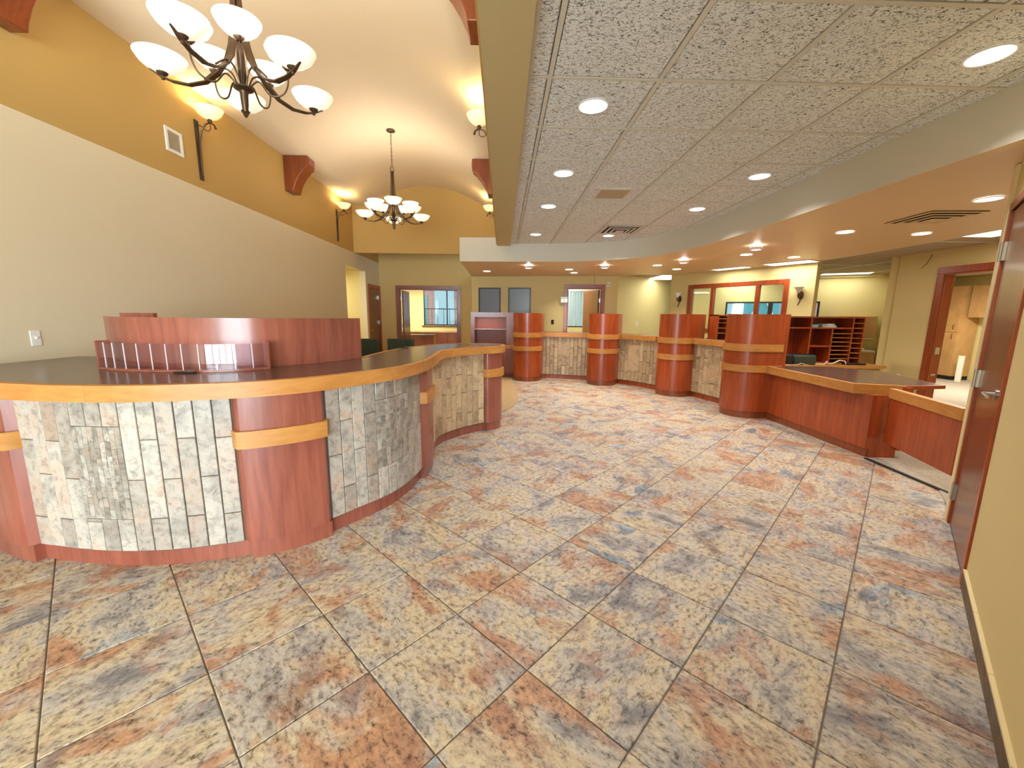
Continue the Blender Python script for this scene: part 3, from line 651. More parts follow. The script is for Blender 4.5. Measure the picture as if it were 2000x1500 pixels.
# low service desk
sd=tag(empty('service_desk',(4.1,4.8,0)),'low cherry service desk with maple edged dark top beside the swing gate','desk')
def sp(o): return place(o,sd)
ZD=.768
m=MB(); m.box(3.828,3.90,4.0,5.63,0,.10); sp(m.out('toe_kick',M['corbel']))
m=MB(); m.box(3.815,3.86,3.995,5.63,.10,.67); sp(m.out('front_panel',M['cherry']))
m=MB(); m.prism([(3.86,3.995),(4.12,3.97),(4.12,4.03),(3.86,4.03)],.0,.67); sp(m.out('side_panel',M['cherry']))
m=MB(); m.prism([(4.10,3.93),(4.16,3.93),(4.16,4.02),(4.10,4.02)],.1,.76); sp(m.out('corner_post',M['cherry']))
topo=[(3.76,5.64),(3.72,4.14),(4.06,4.04),(4.13,3.985),(4.62,4.06),(5.0,5.2),(4.65,5.64)]
m=MB(); m.prism(topo,ZD-.03,ZD); sp(m.out('desktop',M['lam']))
eo=Path([(3.755,5.64),(3.715,4.13),(4.055,4.025),(4.115,3.975)])
pts=[Vector(q) for q in ((3.755,5.64),(3.712,4.128),(4.055,4.022),(4.12,3.968))]; inn=[Vector(q) for q in ((3.80,5.64),(3.758,4.16),(4.07,4.065),(4.13,4.02))]
m=MB(); m.ribbon(inn,pts,ZD-.10,ZD+.002); sp(m.out('edge_band',M['maple']))
m=MB(); m.prism([(4.13,3.98),(4.62,4.05),(4.60,4.09),(4.12,4.02)],ZD-.035,ZD+.001); sp(m.out('rear_edge',M['cherry']))
# swing gate
gt=tag(empty('swing_gate',(3.9,3.55,0)),'low cherry swing gate with maple top rail between service desk and door','gate')
G0,G1=Vector((4.06,3.90)),Vector((3.60,3.02)); G0=Vector((3.95,3.93)); G1=Vector((3.66,3.03)); gd=(G1-G0).normalized()
def gp(o): return place(o,gt)
m=MB(); m.obox((G0+G1)/2,gd,(G1-G0).length,.035,.195,.66); gp(m.out('panel',M['cherry'],bevel=.003))
m=MB(); m.obox((G0+G1)/2,gd,(G1-G0).length+.01,.06,.655,.755); gp(m.out('top_rail',M['maple'],bevel=.004))
m=MB(); 
for z in (.28,.55): m.obox(G0-gd*.01,gd,.03,.02,z,z+.08)
gp(m.out('hinge',M['steel']))
# ---------------------------------------------------------------- display cabinet by the far wall
dc=tag(empty('display_cabinet',(-.22,9.6,0)),'dark cherry display cabinet with lit glass shelf niche left of the teller pods','cabinet')
def dp(o): return place(o,dc)
x0,x1,yf=-.72,.25,9.37
m=MB(); m.box(x0+.02,x1,yf+.06,yf+.5,0.008,.09); dp(m.out('toe_kick',M['cherry_red']))
m=MB(); m.box(x0,x1,yf+.02,yf+.5,.09,.68); dp(m.out('body',M['cherry_red']))
for a,b in ((x0+.01,-.22),(-.21,x1-.01)): q=MB(); q.box(a,b,yf,yf+.02,.1,.67); dp(q.out('cupboard_door',M['cherry_red']))
m=MB(); m.box(x0,x1,yf-.02,yf+.5,.68,.765); dp(m.out('ledge',M['maple']))
m=MB(); m.box(x0,x0+.085,yf,yf+.5,.765,1.505); m.box(x1-.16,x1,yf,yf+.5,.765,1.505); m.box(x0+.085,x1-.16,yf,yf+.5,1.40,1.505); dp(m.out('surround',M['cherry_red']))
m=MB(); m.box(x0+.085,x1-.16,yf+.42,yf+.46,.765,1.40); dp(m.out('niche_back',M['glass_amber']))
m=MB(); m.box(x0+.085,x1-.16,yf+.05,yf+.40,1.115,1.123); dp(m.out('glass_shelf',M['acrylic_edge']))
for x in (x0+.25,x0+.5): q=MB(); q.tube([(x,yf+.1,1.10),(x,yf+.1,1.14)],.02,10); dp(q.out('shelf_clip',M['steel']))
m=MB(); m.box(x0+.1,x0+.62,yf+.10,yf+.13,1.392,1.40); dp(m.out('light_strip',M['white']))
l=bpy.data.lights.new('niche_light','AREA'); l.shape='RECTANGLE'; l.size=.5; l.size_y=.03; l.energy=1.3; l.color=(1,.82,.7); o=bpy.data.objects.new('niche_light',l); COL.objects.link(o); o.location=(x0+.35,yf+.12,1.38); o.parent=dc; o.matrix_parent_inverse=Matrix.Translation(-dc.location)
# picture frames
for (xa,xb),lb in (((-.62,-.05),'black framed grey-blue panel on the khaki wall nearer the corner'),((.15,.72),'black framed grey-blue panel on the khaki wall nearer the door')):
    a,b=sx(xa),sx(xb); t=tag(empty('picture_frame',(PP.off((a+b)/2,.0).x,PP.off((a+b)/2,.0).y,1.30)),lb,'picture')
    m=MB()
    def br(s0,s1,z0,z1): m.prism([PP.off(s0,.002),PP.off(s1,.002),PP.off(s1,.03),PP.off(s0,.03)],z0,z1)
    br(a,a+.03,1.30,2.14); br(b-.03,b,1.30,2.14); br(a+.03,b-.03,1.30,1.33); br(a+.03,b-.03,2.11,2.14); place(m.out('frame',M['frame_black']),t)
    m=MB(); m.prism([PP.off(a+.03,.004),PP.off(b-.03,.004),PP.off(b-.03,.016),PP.off(a+.03,.016)],1.33,2.11); place(m.out('panel',M['frame_blank']),t)
n_=PP.nrm(.5)
p=PP.off(sx(1.283),.0); plate((p.x,p.y,1.284),(n_.x,n_.y),'dark wall jack plate on the khaki wall left of the far door',kind='outlet',mat=M['dark'])
p=PP.off(sx(2.62),.0); t=tag(empty('motion_sensor',(p.x,p.y,2.22),math.atan2(n_.y,n_.x)+math.pi/2),'small white motion sensor on the wall right of the far door casing','sensor')
m=MB(); m.box(-.04,.04,-.05,0,-.06,.06); m.out('housing',M['white'],t,bevel=.012,seg=3); m=MB(); m.box(-.028,.028,-.056,-.048,-.04,.02); m.out('lens',M['offwhite'],t,bevel=.004)
p=PP.off(sx(1.56),.0); t=tag(empty('door_chime',(p.x,p.y,1.84),math.atan2(n_.y,n_.x)+math.pi/2),'pale two-eyed alarm box mounted at the left casing of the far door','alarm')
m=MB(); m.box(-.09,.09,-.10,-.02,-.075,.075); m.out('housing',M['white'],t,bevel=.008)
for x in (-.045,.045): m=MB(); m.tube([(x,-.098,-.02),(x,-.112,-.02)],.028,14); m.out('eye',M['steel'],t,smooth=True)
p=PP.off(sx(2.28),.025); m=MB(); m.tube([(p.x,p.y,2.215),(p.x+.004,p.y-.002,2.32),(p.x-.002,p.y,2.43)],.004,6); tag(m.out('hanging_wire',M['black']),'thin dark wire hanging above the far door casing','wire')
p=Path([PW1,(5.2,12.2)]); q_=p.off(.95,0); nn=p.nrm(.95); plate((q_.x,q_.y,1.26),(nn.x,nn.y),'white double switch plate on the pale yellow hall wall',w_=.115)
# ---------------------------------------------------------------- interior window, its sconces
nI=IW.nrm(1)
win=MB()
def wb(s0,s1,z0,z1,d0=-.06,d1=.022): win.prism([IW.off(s0,d0),IW.off(s1,d0),IW.off(s1,d1),IW.off(s0,d1)],z0,z1)
wb(s_a-.06,s_a+.03,1.11,2.17); wb(s_b-.03,s_b+.06,1.11,2.17); wb(s_a+.03,s_b-.03,2.08,2.17); wb(s_a+.03,s_b-.03,1.11,1.20)
m1,m2=s_a+(s_b-s_a)*.27,s_a+(s_b-s_a)*.745
wb(m1-.035,m1+.035,1.20,2.08); wb(m2-.035,m2+.035,1.20,2.08)
wn=struct(win.out('window_4',M['cherry'],bevel=.004))
for a,b in ((s_a+.03,m1-.035),(m1+.035,m2-.035),(m2+.035,s_b-.03)):
    g_=MB(); g_.prism([IW.off(a,-.03),IW.off(b,-.03),IW.off(b,-.024),IW.off(a,-.024)],1.20,2.08); g_.out('pane',M['glass'],wn)
def small_sconce(p,n,z,lab):
    t=tag(empty('wall_sconce',(p.x,p.y,z),math.atan2(n.y,n.x)+math.pi/2),lab,'wall lamp')
    m=MB(); m.lathe([(0,0),(.045,0),(.05,.006),(.035,.014),(0,.018)],(0,0,0),16); 
    m.v=[(x,-zz,y*1.5) for x,y,zz in m.v]; m.out('back_plate',M['bronze'],t,smooth=True)
    m=MB(); m.tube([(0,-.01,-.02),(0,-.06,-.05),(0,-.11,-.02),(0,-.10,.05)],[.012,.013,.012,.012],10); m.tube([(.0,-.03,-.03),(.02,-.05,-.10),(.0,-.06,-.16),(-.015,-.05,-.19)],[.012,.012,.010,.005],8); m.out('arm',M['bronze'],t,smooth=True)
    m=MB(); m.lathe([(.02,0),(.03,.02),(.05,.06),(.085,.105),(.08,.107),(.045,.062),(.02,.02)],(0,-.10,.04),20); m.out('shade',M['white'],t,smooth=True)
small_sconce(IW.off(.28,0),nI,1.86,'small bronze scroll sconce with white tulip shade left of the interior window')
small_sconce(IW.off(2.83,0),nI,1.86,'small bronze scroll sconce with white tulip shade right of the interior window')
# office back window
P=OB; wa,wb_=3.1-1.93,3.1+.10
m=MB()
def ob(s0,s1,z0,z1,d0=-.10,d1=.004): m.prism([P.off(s0,d0),P.off(s1,d0),P.off(s1,d1),P.off(s0,d1)],z0,z1)
ob(wa,wa+.04,.90,1.855); ob(wb_-.035,wb_,.90,1.855); ob(wa+.04,wb_-.035,1.815,1.855); ob(wa+.04,wb_-.035,.90,.94)
xm=wa+(wb_-wa)*.50; ob(xm-.05,xm+.05,.94,1.815)
w5=struct(m.out('window_5',M['frame_black']))
for a,b in ((wa+.04,xm-.05),(xm+.05,wb_-.035)):
    g_=MB(); g_.prism([P.off(a,-.06),P.off(b,-.06),P.off(b,-.054),P.off(a,-.054)],.94,1.815); g_.out('pane',M['glass'],w5)
# tan wall cabinet on office back wall and ledge
t=tag(empty('wall_cabinet',(OBp(1.0).x,OBp(1.0).y,1.0)),'tan laminate wall cabinet behind the cubby organizer','cabinet')
P=Path([OBp(.45),OBp(1.2)]); 
m=MB(); m.prism([P.off(0,0),P.off(.7,0),P.off(.7,.30),P.off(0,.30)],1.02,1.50); place(m.out('body',M['tan']),t)
for a in (.005,.355): q=MB(); q.prism([P.off(a,.30),P.off(a+.34,.30),P.off(a+.34,.318),P.off(a,.318)],1.03,1.49); d_=place(q.out('cabinet_door',M['tan']),t)
m=MB(); m.prism([P.off(0,0),P.off(.7,0),P.off(.7,.31),P.off(0,.31)],.995,1.02); place(m.out('bottom_rail',M['cap']),t)
t=tag(empty('rear_counter',(OBp(1.2).x,OBp(1.2).y,0)),'pale counter along the office back wall under the tan cabinet','counter')
m=MB(); m.prism([P.off(0,.02),P.off(.7,.02),P.off(.7,.5),P.off(0,.5)],.0085,.70); place(m.out('body',M['tan']),t); m=MB(); m.prism([P.off(0,.02),P.off(.7,.02),P.off(.7,.53),P.off(0,.53)],.70,.735); place(m.out('worktop',M['offwhite']),t)
# ---------------------------------------------------------------- back counter, cubby organizer, office clutter
t=tag(empty('back_counter',(4.9,6.35,0)),'maple edged work counter behind the service desk carrying the cubby organizer','counter')
m=MB(); m.box(4.2,5.78,6.02,6.66,.0085,.70); place(m.out('body',M['tan']),t)
for a in (4.22,4.74,5.26): q=MB(); q.box(a,a+.50,6.0,6.02,.08,.69); place(q.out('cupboard_door',M['tan']),t)
m=MB(); m.box(4.1,5.82,5.96,6.70,.70,.745); place(m.out('worktop',M['maple']),t)
cb=tag(empty('cubby_organizer',(5.05,6.4,.745)),'cherry cubby organizer with letter slots standing on the back counter','shelf')
X0,X1,Yf,Yb,Z0,Z1=4.33,5.70,6.30,6.66,.745,1.475; tk=.022
def cp(mm,name='panel',mat=None): return place(mm.out(name,mat or M['cherry']),cb)
q=MB(); q.box(X0,X1,Yb-.012,Yb,Z0,Z1); cp(q,'back_panel')
for x in (X0,4.83,5.50,X1-tk): q=MB(); q.box(x,x+tk,Yf,Yb-.012,Z0,Z1-tk); cp(q,'upright')
q=MB(); q.box(X0,X1,Yf-.004,Yb,Z1-tk,Z1); cp(q,'top')
q=MB(); q.box(X0+tk,4.83,Yf+.002,Yb-.012,1.285,1.285+tk); cp(q,'shelf')
q=MB(); q.box(4.83+tk,5.50,Yf+.002,Yb-.012,1.285,1.285+tk); cp(q,'shelf')
q=MB(); q.box(5.18,5.18+tk,Yf+.001,Yb-.012,Z0,1.285); cp(q,'upright')
q=MB(); q.box(4.83+tk,5.18,Yf+.002,Yb-.012,1.0,1.0+tk); cp(q,'shelf')
for k in range(1,8): q=MB(); z=Z0+k*.066; q.box(5.18+tk,5.50,Yf+.003,Yb-.012,z,z+.009); cp(q,'slot_shelf',M['maple'])
for k in range(1,9): q=MB(); z=Z0+k*.0785; q.box(5.50+tk,X1-tk,Yf+.003,Yb-.012,z,z+.009); cp(q,'slot_shelf',M['maple'])
# second, smaller letter slot unit peeking past the third pod
t=tag(empty('letter_rack',(3.95,7.3,ZT)),'narrow cherry letter rack peeking out behind the third teller pod','shelf')
m=MB(); m.box(3.72,3.745,7.02,7.3,ZT,1.49); m.box(3.90,3.925,7.02,7.3,ZT,1.49); m.box(3.72,3.925,7.285,7.3,ZT,1.49); m.box(3.72,3.925,7.02,7.3,1.47,1.49); place(m.out('case',M['cherry']),t)
for z in (1.17,1.26,1.35,1.42): q=MB(); q.box(3.745,3.90,7.025,7.285,z,z+.008); place(q.out('slot_shelf',M['maple']),t)
# clutter
t=tag(empty('printer',(4.55,5.95,ZD)),'small black and dark green receipt printer on the service desk','printer')
t.location=(4.56,6.12,.745)
m=MB(); m.box(-.13,.22,-.10,.12,0,.15); m.out('body',M['printer'],t,bevel=.025,seg=3); m=MB(); m.box(-.24,-.135,-.09,.10,0,.145); m.out('side_unit',M['black'],t,bevel=.012); m=MB(); m.box(-.10,.20,-.06,.08,.15,.158); m.out('lid',M['black'],t,bevel=.003)
m=MB(); m.tube([(4.24,6.0,.752),(4.36,5.985,.75),(4.47,5.99,.752),(4.52,5.98,.775),(4.58,5.975,.752),(4.64,5.985,.75)],.005,6); tag(m.out('power_cable',M['cable']),'thin grey cable in front of the dark printer','cable')
m=MB(); m.tube([tuple(p) for p in [(4.82,6.1,.752),(4.95,6.08,.753),(5.02,6.12,.79),(5.04,6.12,.755),(5.1,6.1,.765),(5.2,6.1,.81),(5.28,6.1,.80),(5.30,6.08,.752)]],.010,8); tag(m.out('thick_cable',M['cable']),'looped pale thick cable beside the dark printer','cable')
t=tag(empty('card_terminal',(5.42,6.10,.745)),'flat black card terminal at the right end of the back counter','terminal')
m=MB(); m.prism([(-.13,-.07),(.15,-.07),(.15,.07),(-.13,.07)],0,.028); m.out('body',M['black'],t,bevel=.01); 
for i in range(4): 
    q=MB(); q.box(-.09+.05*i,-.055+.05*i,-.03,.03,.028,.033); q.out('key',M['dark'],t)
m=MB(); m.box(4.865,5.0,6.36,6.52,1.307,1.35); tag(m.out('card_box',M['lightblue']),'small light blue box on the wide upper cubby shelf','box')
bm=MB(); rr=random.Random(3)
for k in range(7):
    z=1.307+k*.008; a=rr.uniform(-.3,.3); bm.obox((5.17+rr.uniform(-.03,.03),6.42),(math.cos(a),math.sin(a)),.22-.01*k,.15,z,z+.007)
tag(bm.out('paper_pile',M['paper']),'loose pile of pale papers on the wide upper cubby shelf','papers')
t=tag(empty('telephone',(OBp(.85).x-.15,OBp(.85).y-.28,.735)),'pale desk telephone on the far office counter','telephone')
m=MB(); m.prism([(-.1,-.1),(.1,-.1),(.1,.1),(-.1,.1)],0,.05); m.out('base',M['offwhite'],t,bevel=.012); m=MB(); m.tube([(-.07,-.08,.07),(-.07,0,.085),(-.07,.08,.07)],[.022,.015,.022],10); m.out('handset',M['white'],t,smooth=True)
plate((XD,6.43,.50),(-1,0),'white outlet plate low on the khaki wall left of the office doorway',kind='outlet')
m=MB(); m.tube([(XD-.01,6.22,2.42),(XD-.03,6.22,2.36),(XD-.04,6.25,2.28),(XD-.03,6.33,2.22)],.004,6); tag(m.out('loose_wire',M['black']),'loose dark wire hanging from the ceiling above the khaki wall','wire')
# ---------------------------------------------------------------- rooms beyond
# far room (through the wide opening)
m=MB(); m.box(-6.4,-2.95,15.5,15.65,0,2.6); m.box(-2.95,-1.45,15.5,15.65,0,1.04); m.box(-2.95,-1.45,15.5,15.65,2.36,2.6); m.box(-1.45,-.3,15.5,15.65,0,2.6); struct(m.out('wall_far_room',M['yellow']))
m=MB(); m.box(-.66,-.52,Y2,15.6,0,2.6); struct(m.out('wall_far_room_right',M['yellow'])); m=MB(); m.box(-6.5,-6.4,Y2,15.6,0,2.6); struct(m.out('wall_far_room_left',M['yellow']))
m=MB(); m.box(-6.4,XL-.0,Y2+.02,Y2+.14,0,2.6); struct(m.out('wall_far_room_front',M['yellow']))
m=MB(); 
for x in (-2.95,-2.10,-1.49): m.box(x,x+.04,15.52,15.58,1.04,2.36)
m.box(-2.95,-1.45,15.52,15.58,1.04,1.08); m.box(-2.95,-1.45,15.52,15.58,2.32,2.36); w6=struct(m.out('window_6',M['frame_black']))
for a,b in ((-2.91,-2.10),(-2.06,-1.49)): q=MB(); q.box(a,b,15.545,15.55,1.08,2.32); q.out('pane',M['glass'],w6)
m=MB(); m.box(-3.02,-1.42,15.44,15.5,1.0,1.03); struct(m.out('trim_7',M['dark']))
t=tag(empty('office_desk',(-3.2,14.2,0)),'red-brown wooden desk in the far office through the wide opening','desk')
m=MB(); m.box(-4.4,-2.35,13.9,14.0,.0085,.72); place(m.out('modesty_panel',M['door']),t); m=MB(); m.box(-4.45,-2.3,13.85,14.6,.72,.76); place(m.out('top',M['lam']),t); m=MB(); m.box(-2.42,-2.35,14.0,14.55,.0085,.72); place(m.out('end_panel',M['tan']),t)
t=tag(empty('credenza',(-1.9,15.1,0)),'red-brown credenza under the far office window','cabinet')
m=MB(); m.box(-4.0,-1.1,14.9,15.4,.0085,.80); place(m.out('body',M['door']),t); m=MB(); m.box(-4.02,-1.08,14.87,15.42,.80,.835); place(m.out('top',M['tan']),t)
for x in (-2.5,-1.98,-1.46): q=MB(); q.box(x,x+.50,14.885,14.9,.08,.78); place(q.out('door_front',M['door']),t)
t=tag(empty('notice_board',(-4.2,15.49,1.6)),'small tan board on the yellow wall of the far office','board'); m=MB(); m.box(-.3,.16,-.02,0,-.25,.25); m.out('board',M['tan'],t); m=MB(); m.box(-.3,.16,-.024,-.018,.24,.26); m.out('rail',M['maple'],t)
t.location=(-3.93,15.49,1.62)
# side room (through the picture wall door)
m=MB(); m.box(.3,1.9,12.6,12.7,0,2.6); m.box(1.9,3.2,12.6,12.7,0,1.1); m.box(1.9,3.2,12.6,12.7,2.22,2.6); m.box(3.2,3.8,12.6,12.7,0,2.6); struct(m.out('wall_side_room',M['yellow']))
m=MB(); m.box(.2,.3,10.7,12.7,0,2.6); struct(m.out('wall_side_room_left',M['yellow']))
m=MB(); m.box(1.9,1.94,12.62,12.68,1.1,2.22); m.box(3.16,3.2,12.62,12.68,1.1,2.22); m.box(1.94,3.16,12.62,12.68,1.1,1.14); m.box(1.94,3.16,12.62,12.68,2.18,2.22); w7=struct(m.out('window_7',M['frame_black'])); q=MB(); q.box(1.94,3.16,12.65,12.655,1.14,2.18); q.out('pane',M['glass'],w7)
bl=tag(empty('vertical_blinds',(2.5,12.55,1.12)),'white vertical blinds at the window behind the far door','blinds')
m=MB(); m.box(1.98,3.15,12.5,12.56,2.19,2.24); place(m.out('headrail',M['white']),bl)
for k in range(13): q=MB(); q.obox((2.04+.085*k,12.53),(math.cos(.75),math.sin(.75)),.085,.003,1.13,2.19); place(q.out('slat',M['blind']),bl)
# store room beyond the office doorway
m=MB(); m.box(11.3,11.42,5.0,13,0,2.6); struct(m.out('wall_store',M['yellow'])); m=MB(); m.box(XD+.14,11.4,4.7,4.82,0,2.6); struct(m.out('wall_store_near',M['yellow']))
m=MB(); m.box(10.7,11.4,11.2,11.32,0,2.6); struct(m.out('wall_store_far',M['yellow']))
t=tag(empty('tall_cupboard',(11.0,9.9,0)),'tall tan two-door cupboard seen through the office doorway','cupboard')
m=MB(); m.box(10.86,11.28,9.46,10.56,.01,.10); place(m.out('plinth',M['dark']),t); m=MB(); m.box(10.84,11.28,9.46,10.56,.10,2.24); place(m.out('body',M['tan']),t)
for z0,z1 in ((.11,1.15),(1.16,2.23)): q=MB(); q.box(10.822,10.84,9.465,10.555,z0,z1); d_=place(q.out('cupboard_door',M['tan']),t)
for z in (1.0,1.22): q=MB(); q.tube([(10.82,9.56,z),(10.80,9.56,z+.02),(10.80,9.56,z+.1),(10.82,9.56,z+.12)],.006,6); place(q.out('pull',M['bronze']),t)
t=tag(empty('upper_cupboard',(11.1,9.0,1.5)),'tan upper cupboard right of the tall cupboard beyond the doorway','cupboard'); m=MB(); m.box(10.98,11.29,8.3,9.44,1.5,2.24); place(m.out('body',M['tan']),t); q=MB(); q.box(10.962,10.98,8.31,9.43,1.51,2.23); place(q.out('cupboard_door',M['tan']),t)
m=MB(); m.obox((10.75,9.2),(1,.3),.04,.10,.0085,.62); tag(m.out('leaning_board',M['white']),'white narrow board leaning beside the tall tan cupboard','board')
# ---------------------------------------------------------------- outside
m=MB(); m.box(-60,60,17,80,-.6,-.4); m.box(13.8,80,-30,17,-.6,-.4); m.box(-60,-7.2,-60,17,-.6,-.4); m.box(-7.2,13.8,-60,-6.5,-.6,-.4); struct(m.out('ground_outside',M['grass']))
bd=tag(empty('brick_building',(-3,27,-.4)),'red brick building with pale siding bay outside the far office window','building')
m=MB(); m.box(-12,1.5,26,32,-.4,9); place(m.out('wall',M['brick']),bd); m=MB(); m.box(-4.2,-3.0,25.6,26.05,-.4,9); place(m.out('siding_bay',M['siding']),bd)
for x in (-7.2,-5.6,-2.4,-.8):
    for z in (.8,4.0): q=MB(); q.box(x,x+.9,25.9,26.02,z,z+1.8); wq=place(q.out('window',M['teal']),bd); q=MB(); q.box(x+.42,x+.48,25.87,25.9,z,z+1.8); o=q.out('mullion',M['siding']); o.parent=wq
fn=tag(empty('metal_fence',(-3,21,-.4)),'thin black rail fence outside the far office window','fence')
for k in range(40): q=MB(); q.box(-9+.3*k,-8.98+.3*k,21,21.02,-.4,1.75); place(q.out('picket',M['black']),fn)
q=MB(); q.box(-9,3,20.99,21.03,1.7,1.75); place(q.out('rail',M['black']),fn)
b2=tag(empty('annex_building',(14,16.5,-.4)),'pale annex with white cross bracing outside the office back window','building')
m=MB(); m.obox((14.0,21.5),(math.cos(math.radians(-30)),math.sin(math.radians(-30))),26,2,-.4,8); place(m.out('wall',M['siding']),b2)
AP=Path([Vector((13.5,20.5))-od*11,Vector((13.5,20.5))+od*11])
for k in range(7):
    s=1.5+2.8*k; a,b=AP.off(s,.15),AP.off(s+1.4,.15); c=AP.off(s+.7,.12)
    q=MB(); q.obox(c,od,1.5,.1,1.0,4.2); pn=place(q.out('window',M['teal'] if k%2 else M['brick']),b2)
    q=MB(); q.tube([(a.x,a.y-.15,1.0),(b.x,b.y-.15,4.2)],.05,6); q.tube([(b.x,b.y-.15,1.0),(a.x,a.y-.15,4.2)],.05,6); o=q.out('brace',M['white']); o.parent=pn
# ---------------------------------------------------------------- corbels
CORB=[(0,-.54),(0,0),(.39,0),(.385,-.16),(.33,-.20),(.255,-.28),(.19,-.38),(.145,-.48),(.13,-.54)]
def corbel(y,side,lab,wd=.26):
    t=tag(empty('corbel',((XL if side>0 else XB0-.012),y,ZV)),lab,'bracket','cherry corbels under the vault')
    m=MB(); n=len(CORB); v=[(x*side,-wd/2,z) for x,z in CORB]+[(x*side,wd/2,z) for x,z in CORB]
    m.add(v,[tuple(range(n)),tuple(range(2*n-1,n-1,-1))]+[(i,(i+1)%n,n+(i+1)%n,n+i) for i in range(n)]); m.out('body',M['corbel'],t,bevel=.008)
    m=MB(); m.box(*(sorted((.385*side,.398*side))),-wd/2+.03,wd/2-.03,-.13,-.025); m.out('face_panel',M['cherry_red'],t,bevel=.004)
corbel(7.25,1,'curved cherry wood corbel on the gold wall between the two bowl sconces')
corbel(3.25,1,'curved cherry wood corbel cut off by the upper left picture corner')
corbel(7.25,-1,'curved cherry wood corbel peeking out behind the beam, the farther one')
corbel(3.25,-1,'curved cherry wood corbel peeking out beside the beam at the top edge')
# ---------------------------------------------------------------- return air grille on the gold wall
t=tag(empty('wall_grille',(XL,4.82,3.245)),'square white air grille on the gold wall left of the nearer sconce','vent')
m=MB(); 
for a,b,c,d_ in ((-.115,-.085,-.12,.12),(.085,.115,-.12,.12),(-.085,.085,-.12,-.09),(-.085,.085,.09,.12)): m.box(0,.012,a,b,c,d_)
m.out('frame',M['white'],t)
for k in range(11): q=MB(); z=-.082+.0155*k; q.add([(.002,-.085,z+.008),(.002,.085,z+.008),(.010,.085,z),(.010,-.085,z),(.003,-.085,z+.011),(.003,.085,z+.011),(.011,.085,z+.003),(.011,-.085,z+.003)],[(0,1,2,3),(4,7,6,5),(0,4,5,1),(3,2,6,7),(0,3,7,4),(1,5,6,2)]); q.out('louvre',M['offwhite'],t)
# ---------------------------------------------------------------- sconces on the upper walls
def bowl_prof(r,h): return [(.0,0),(r*.25,.006),(r*.55,h*.22),(r*.82,h*.55),(r*.97,h*.9),(r,h),(r*.975,h),(r*.95,h*.9),(r*.8,h*.58),(r*.52,h*.28),(r*.2,.02),(0,.016)]
def point(loc,e,col,r=.04,name='bulb',parent=None):
    l=bpy.data.lights.new(name,'POINT'); l.energy=e; l.color=col; l.shadow_soft_size=r; o=bpy.data.objects.new(name,l); COL.objects.link(o); o.location=loc
    if parent: o.parent=parent
    return o
def sconce(y,side,lab):
    t=tag(empty('bowl_sconce',((XL if side>0 else XB0-.012),y,2.97)),lab,'wall lamp','bowl sconces under the vault'); s=side
    m=MB(); m.box(*sorted((0,.012*s)),-.03,-.012,0,.65); m.box(*sorted((0,.012*s)),.012,.03,0,.65); m.box(*sorted((0,.008*s)),-.012,.012,.0,.65); m.out('back_plate',M['bronze'],t)
    m=MB(); m.tube([(.02*s,0,.05),(.022*s,0,.25),(.03*s,0,.42),(.06*s,0,.54),(.11*s,0,.605),(.165*s,0,.625),(.21*s,0,.60),(.225*s,0,.56)],[.007,.008,.009,.009,.009,.009,.010,.013],8)
    m.tube([(.01*s,0,.60),(.06*s,0,.59),(.10*s,0,.545),(.14*s,0,.535),(.165*s,0,.56),(.165*s,0,.62)],.005,8); m.out('scroll_arm',M['bronze'],t,smooth=True)
    m=MB(); m.lathe([(0,.62),(.022,.62),(.026,.645),(.018,.66),(0,.66)],(.165*s,0,0),14); m.out('cup',M['bronze'],t,smooth=True)
    m=MB(); m.lathe(bowl_prof(.145,.115),(.165*s,0,.655),28); m.out('bowl',M['bowl2'],t,smooth=True)
    point((.165*s,0,.76),4.5,(1,.84,.5),.05,'sconce_bulb',t)
sconce(5.19,1,'bronze wall sconce with glowing bowl beside the air grille')
sconce(9.20,1,'bronze wall sconce with glowing bowl near the far gold wall corner')
sconce(5.19,-1,'glowing bowl sconce half hidden by the beam, the nearer one')
sconce(9.20,-1,'glowing bowl sconce half hidden by the beam, the farther one')
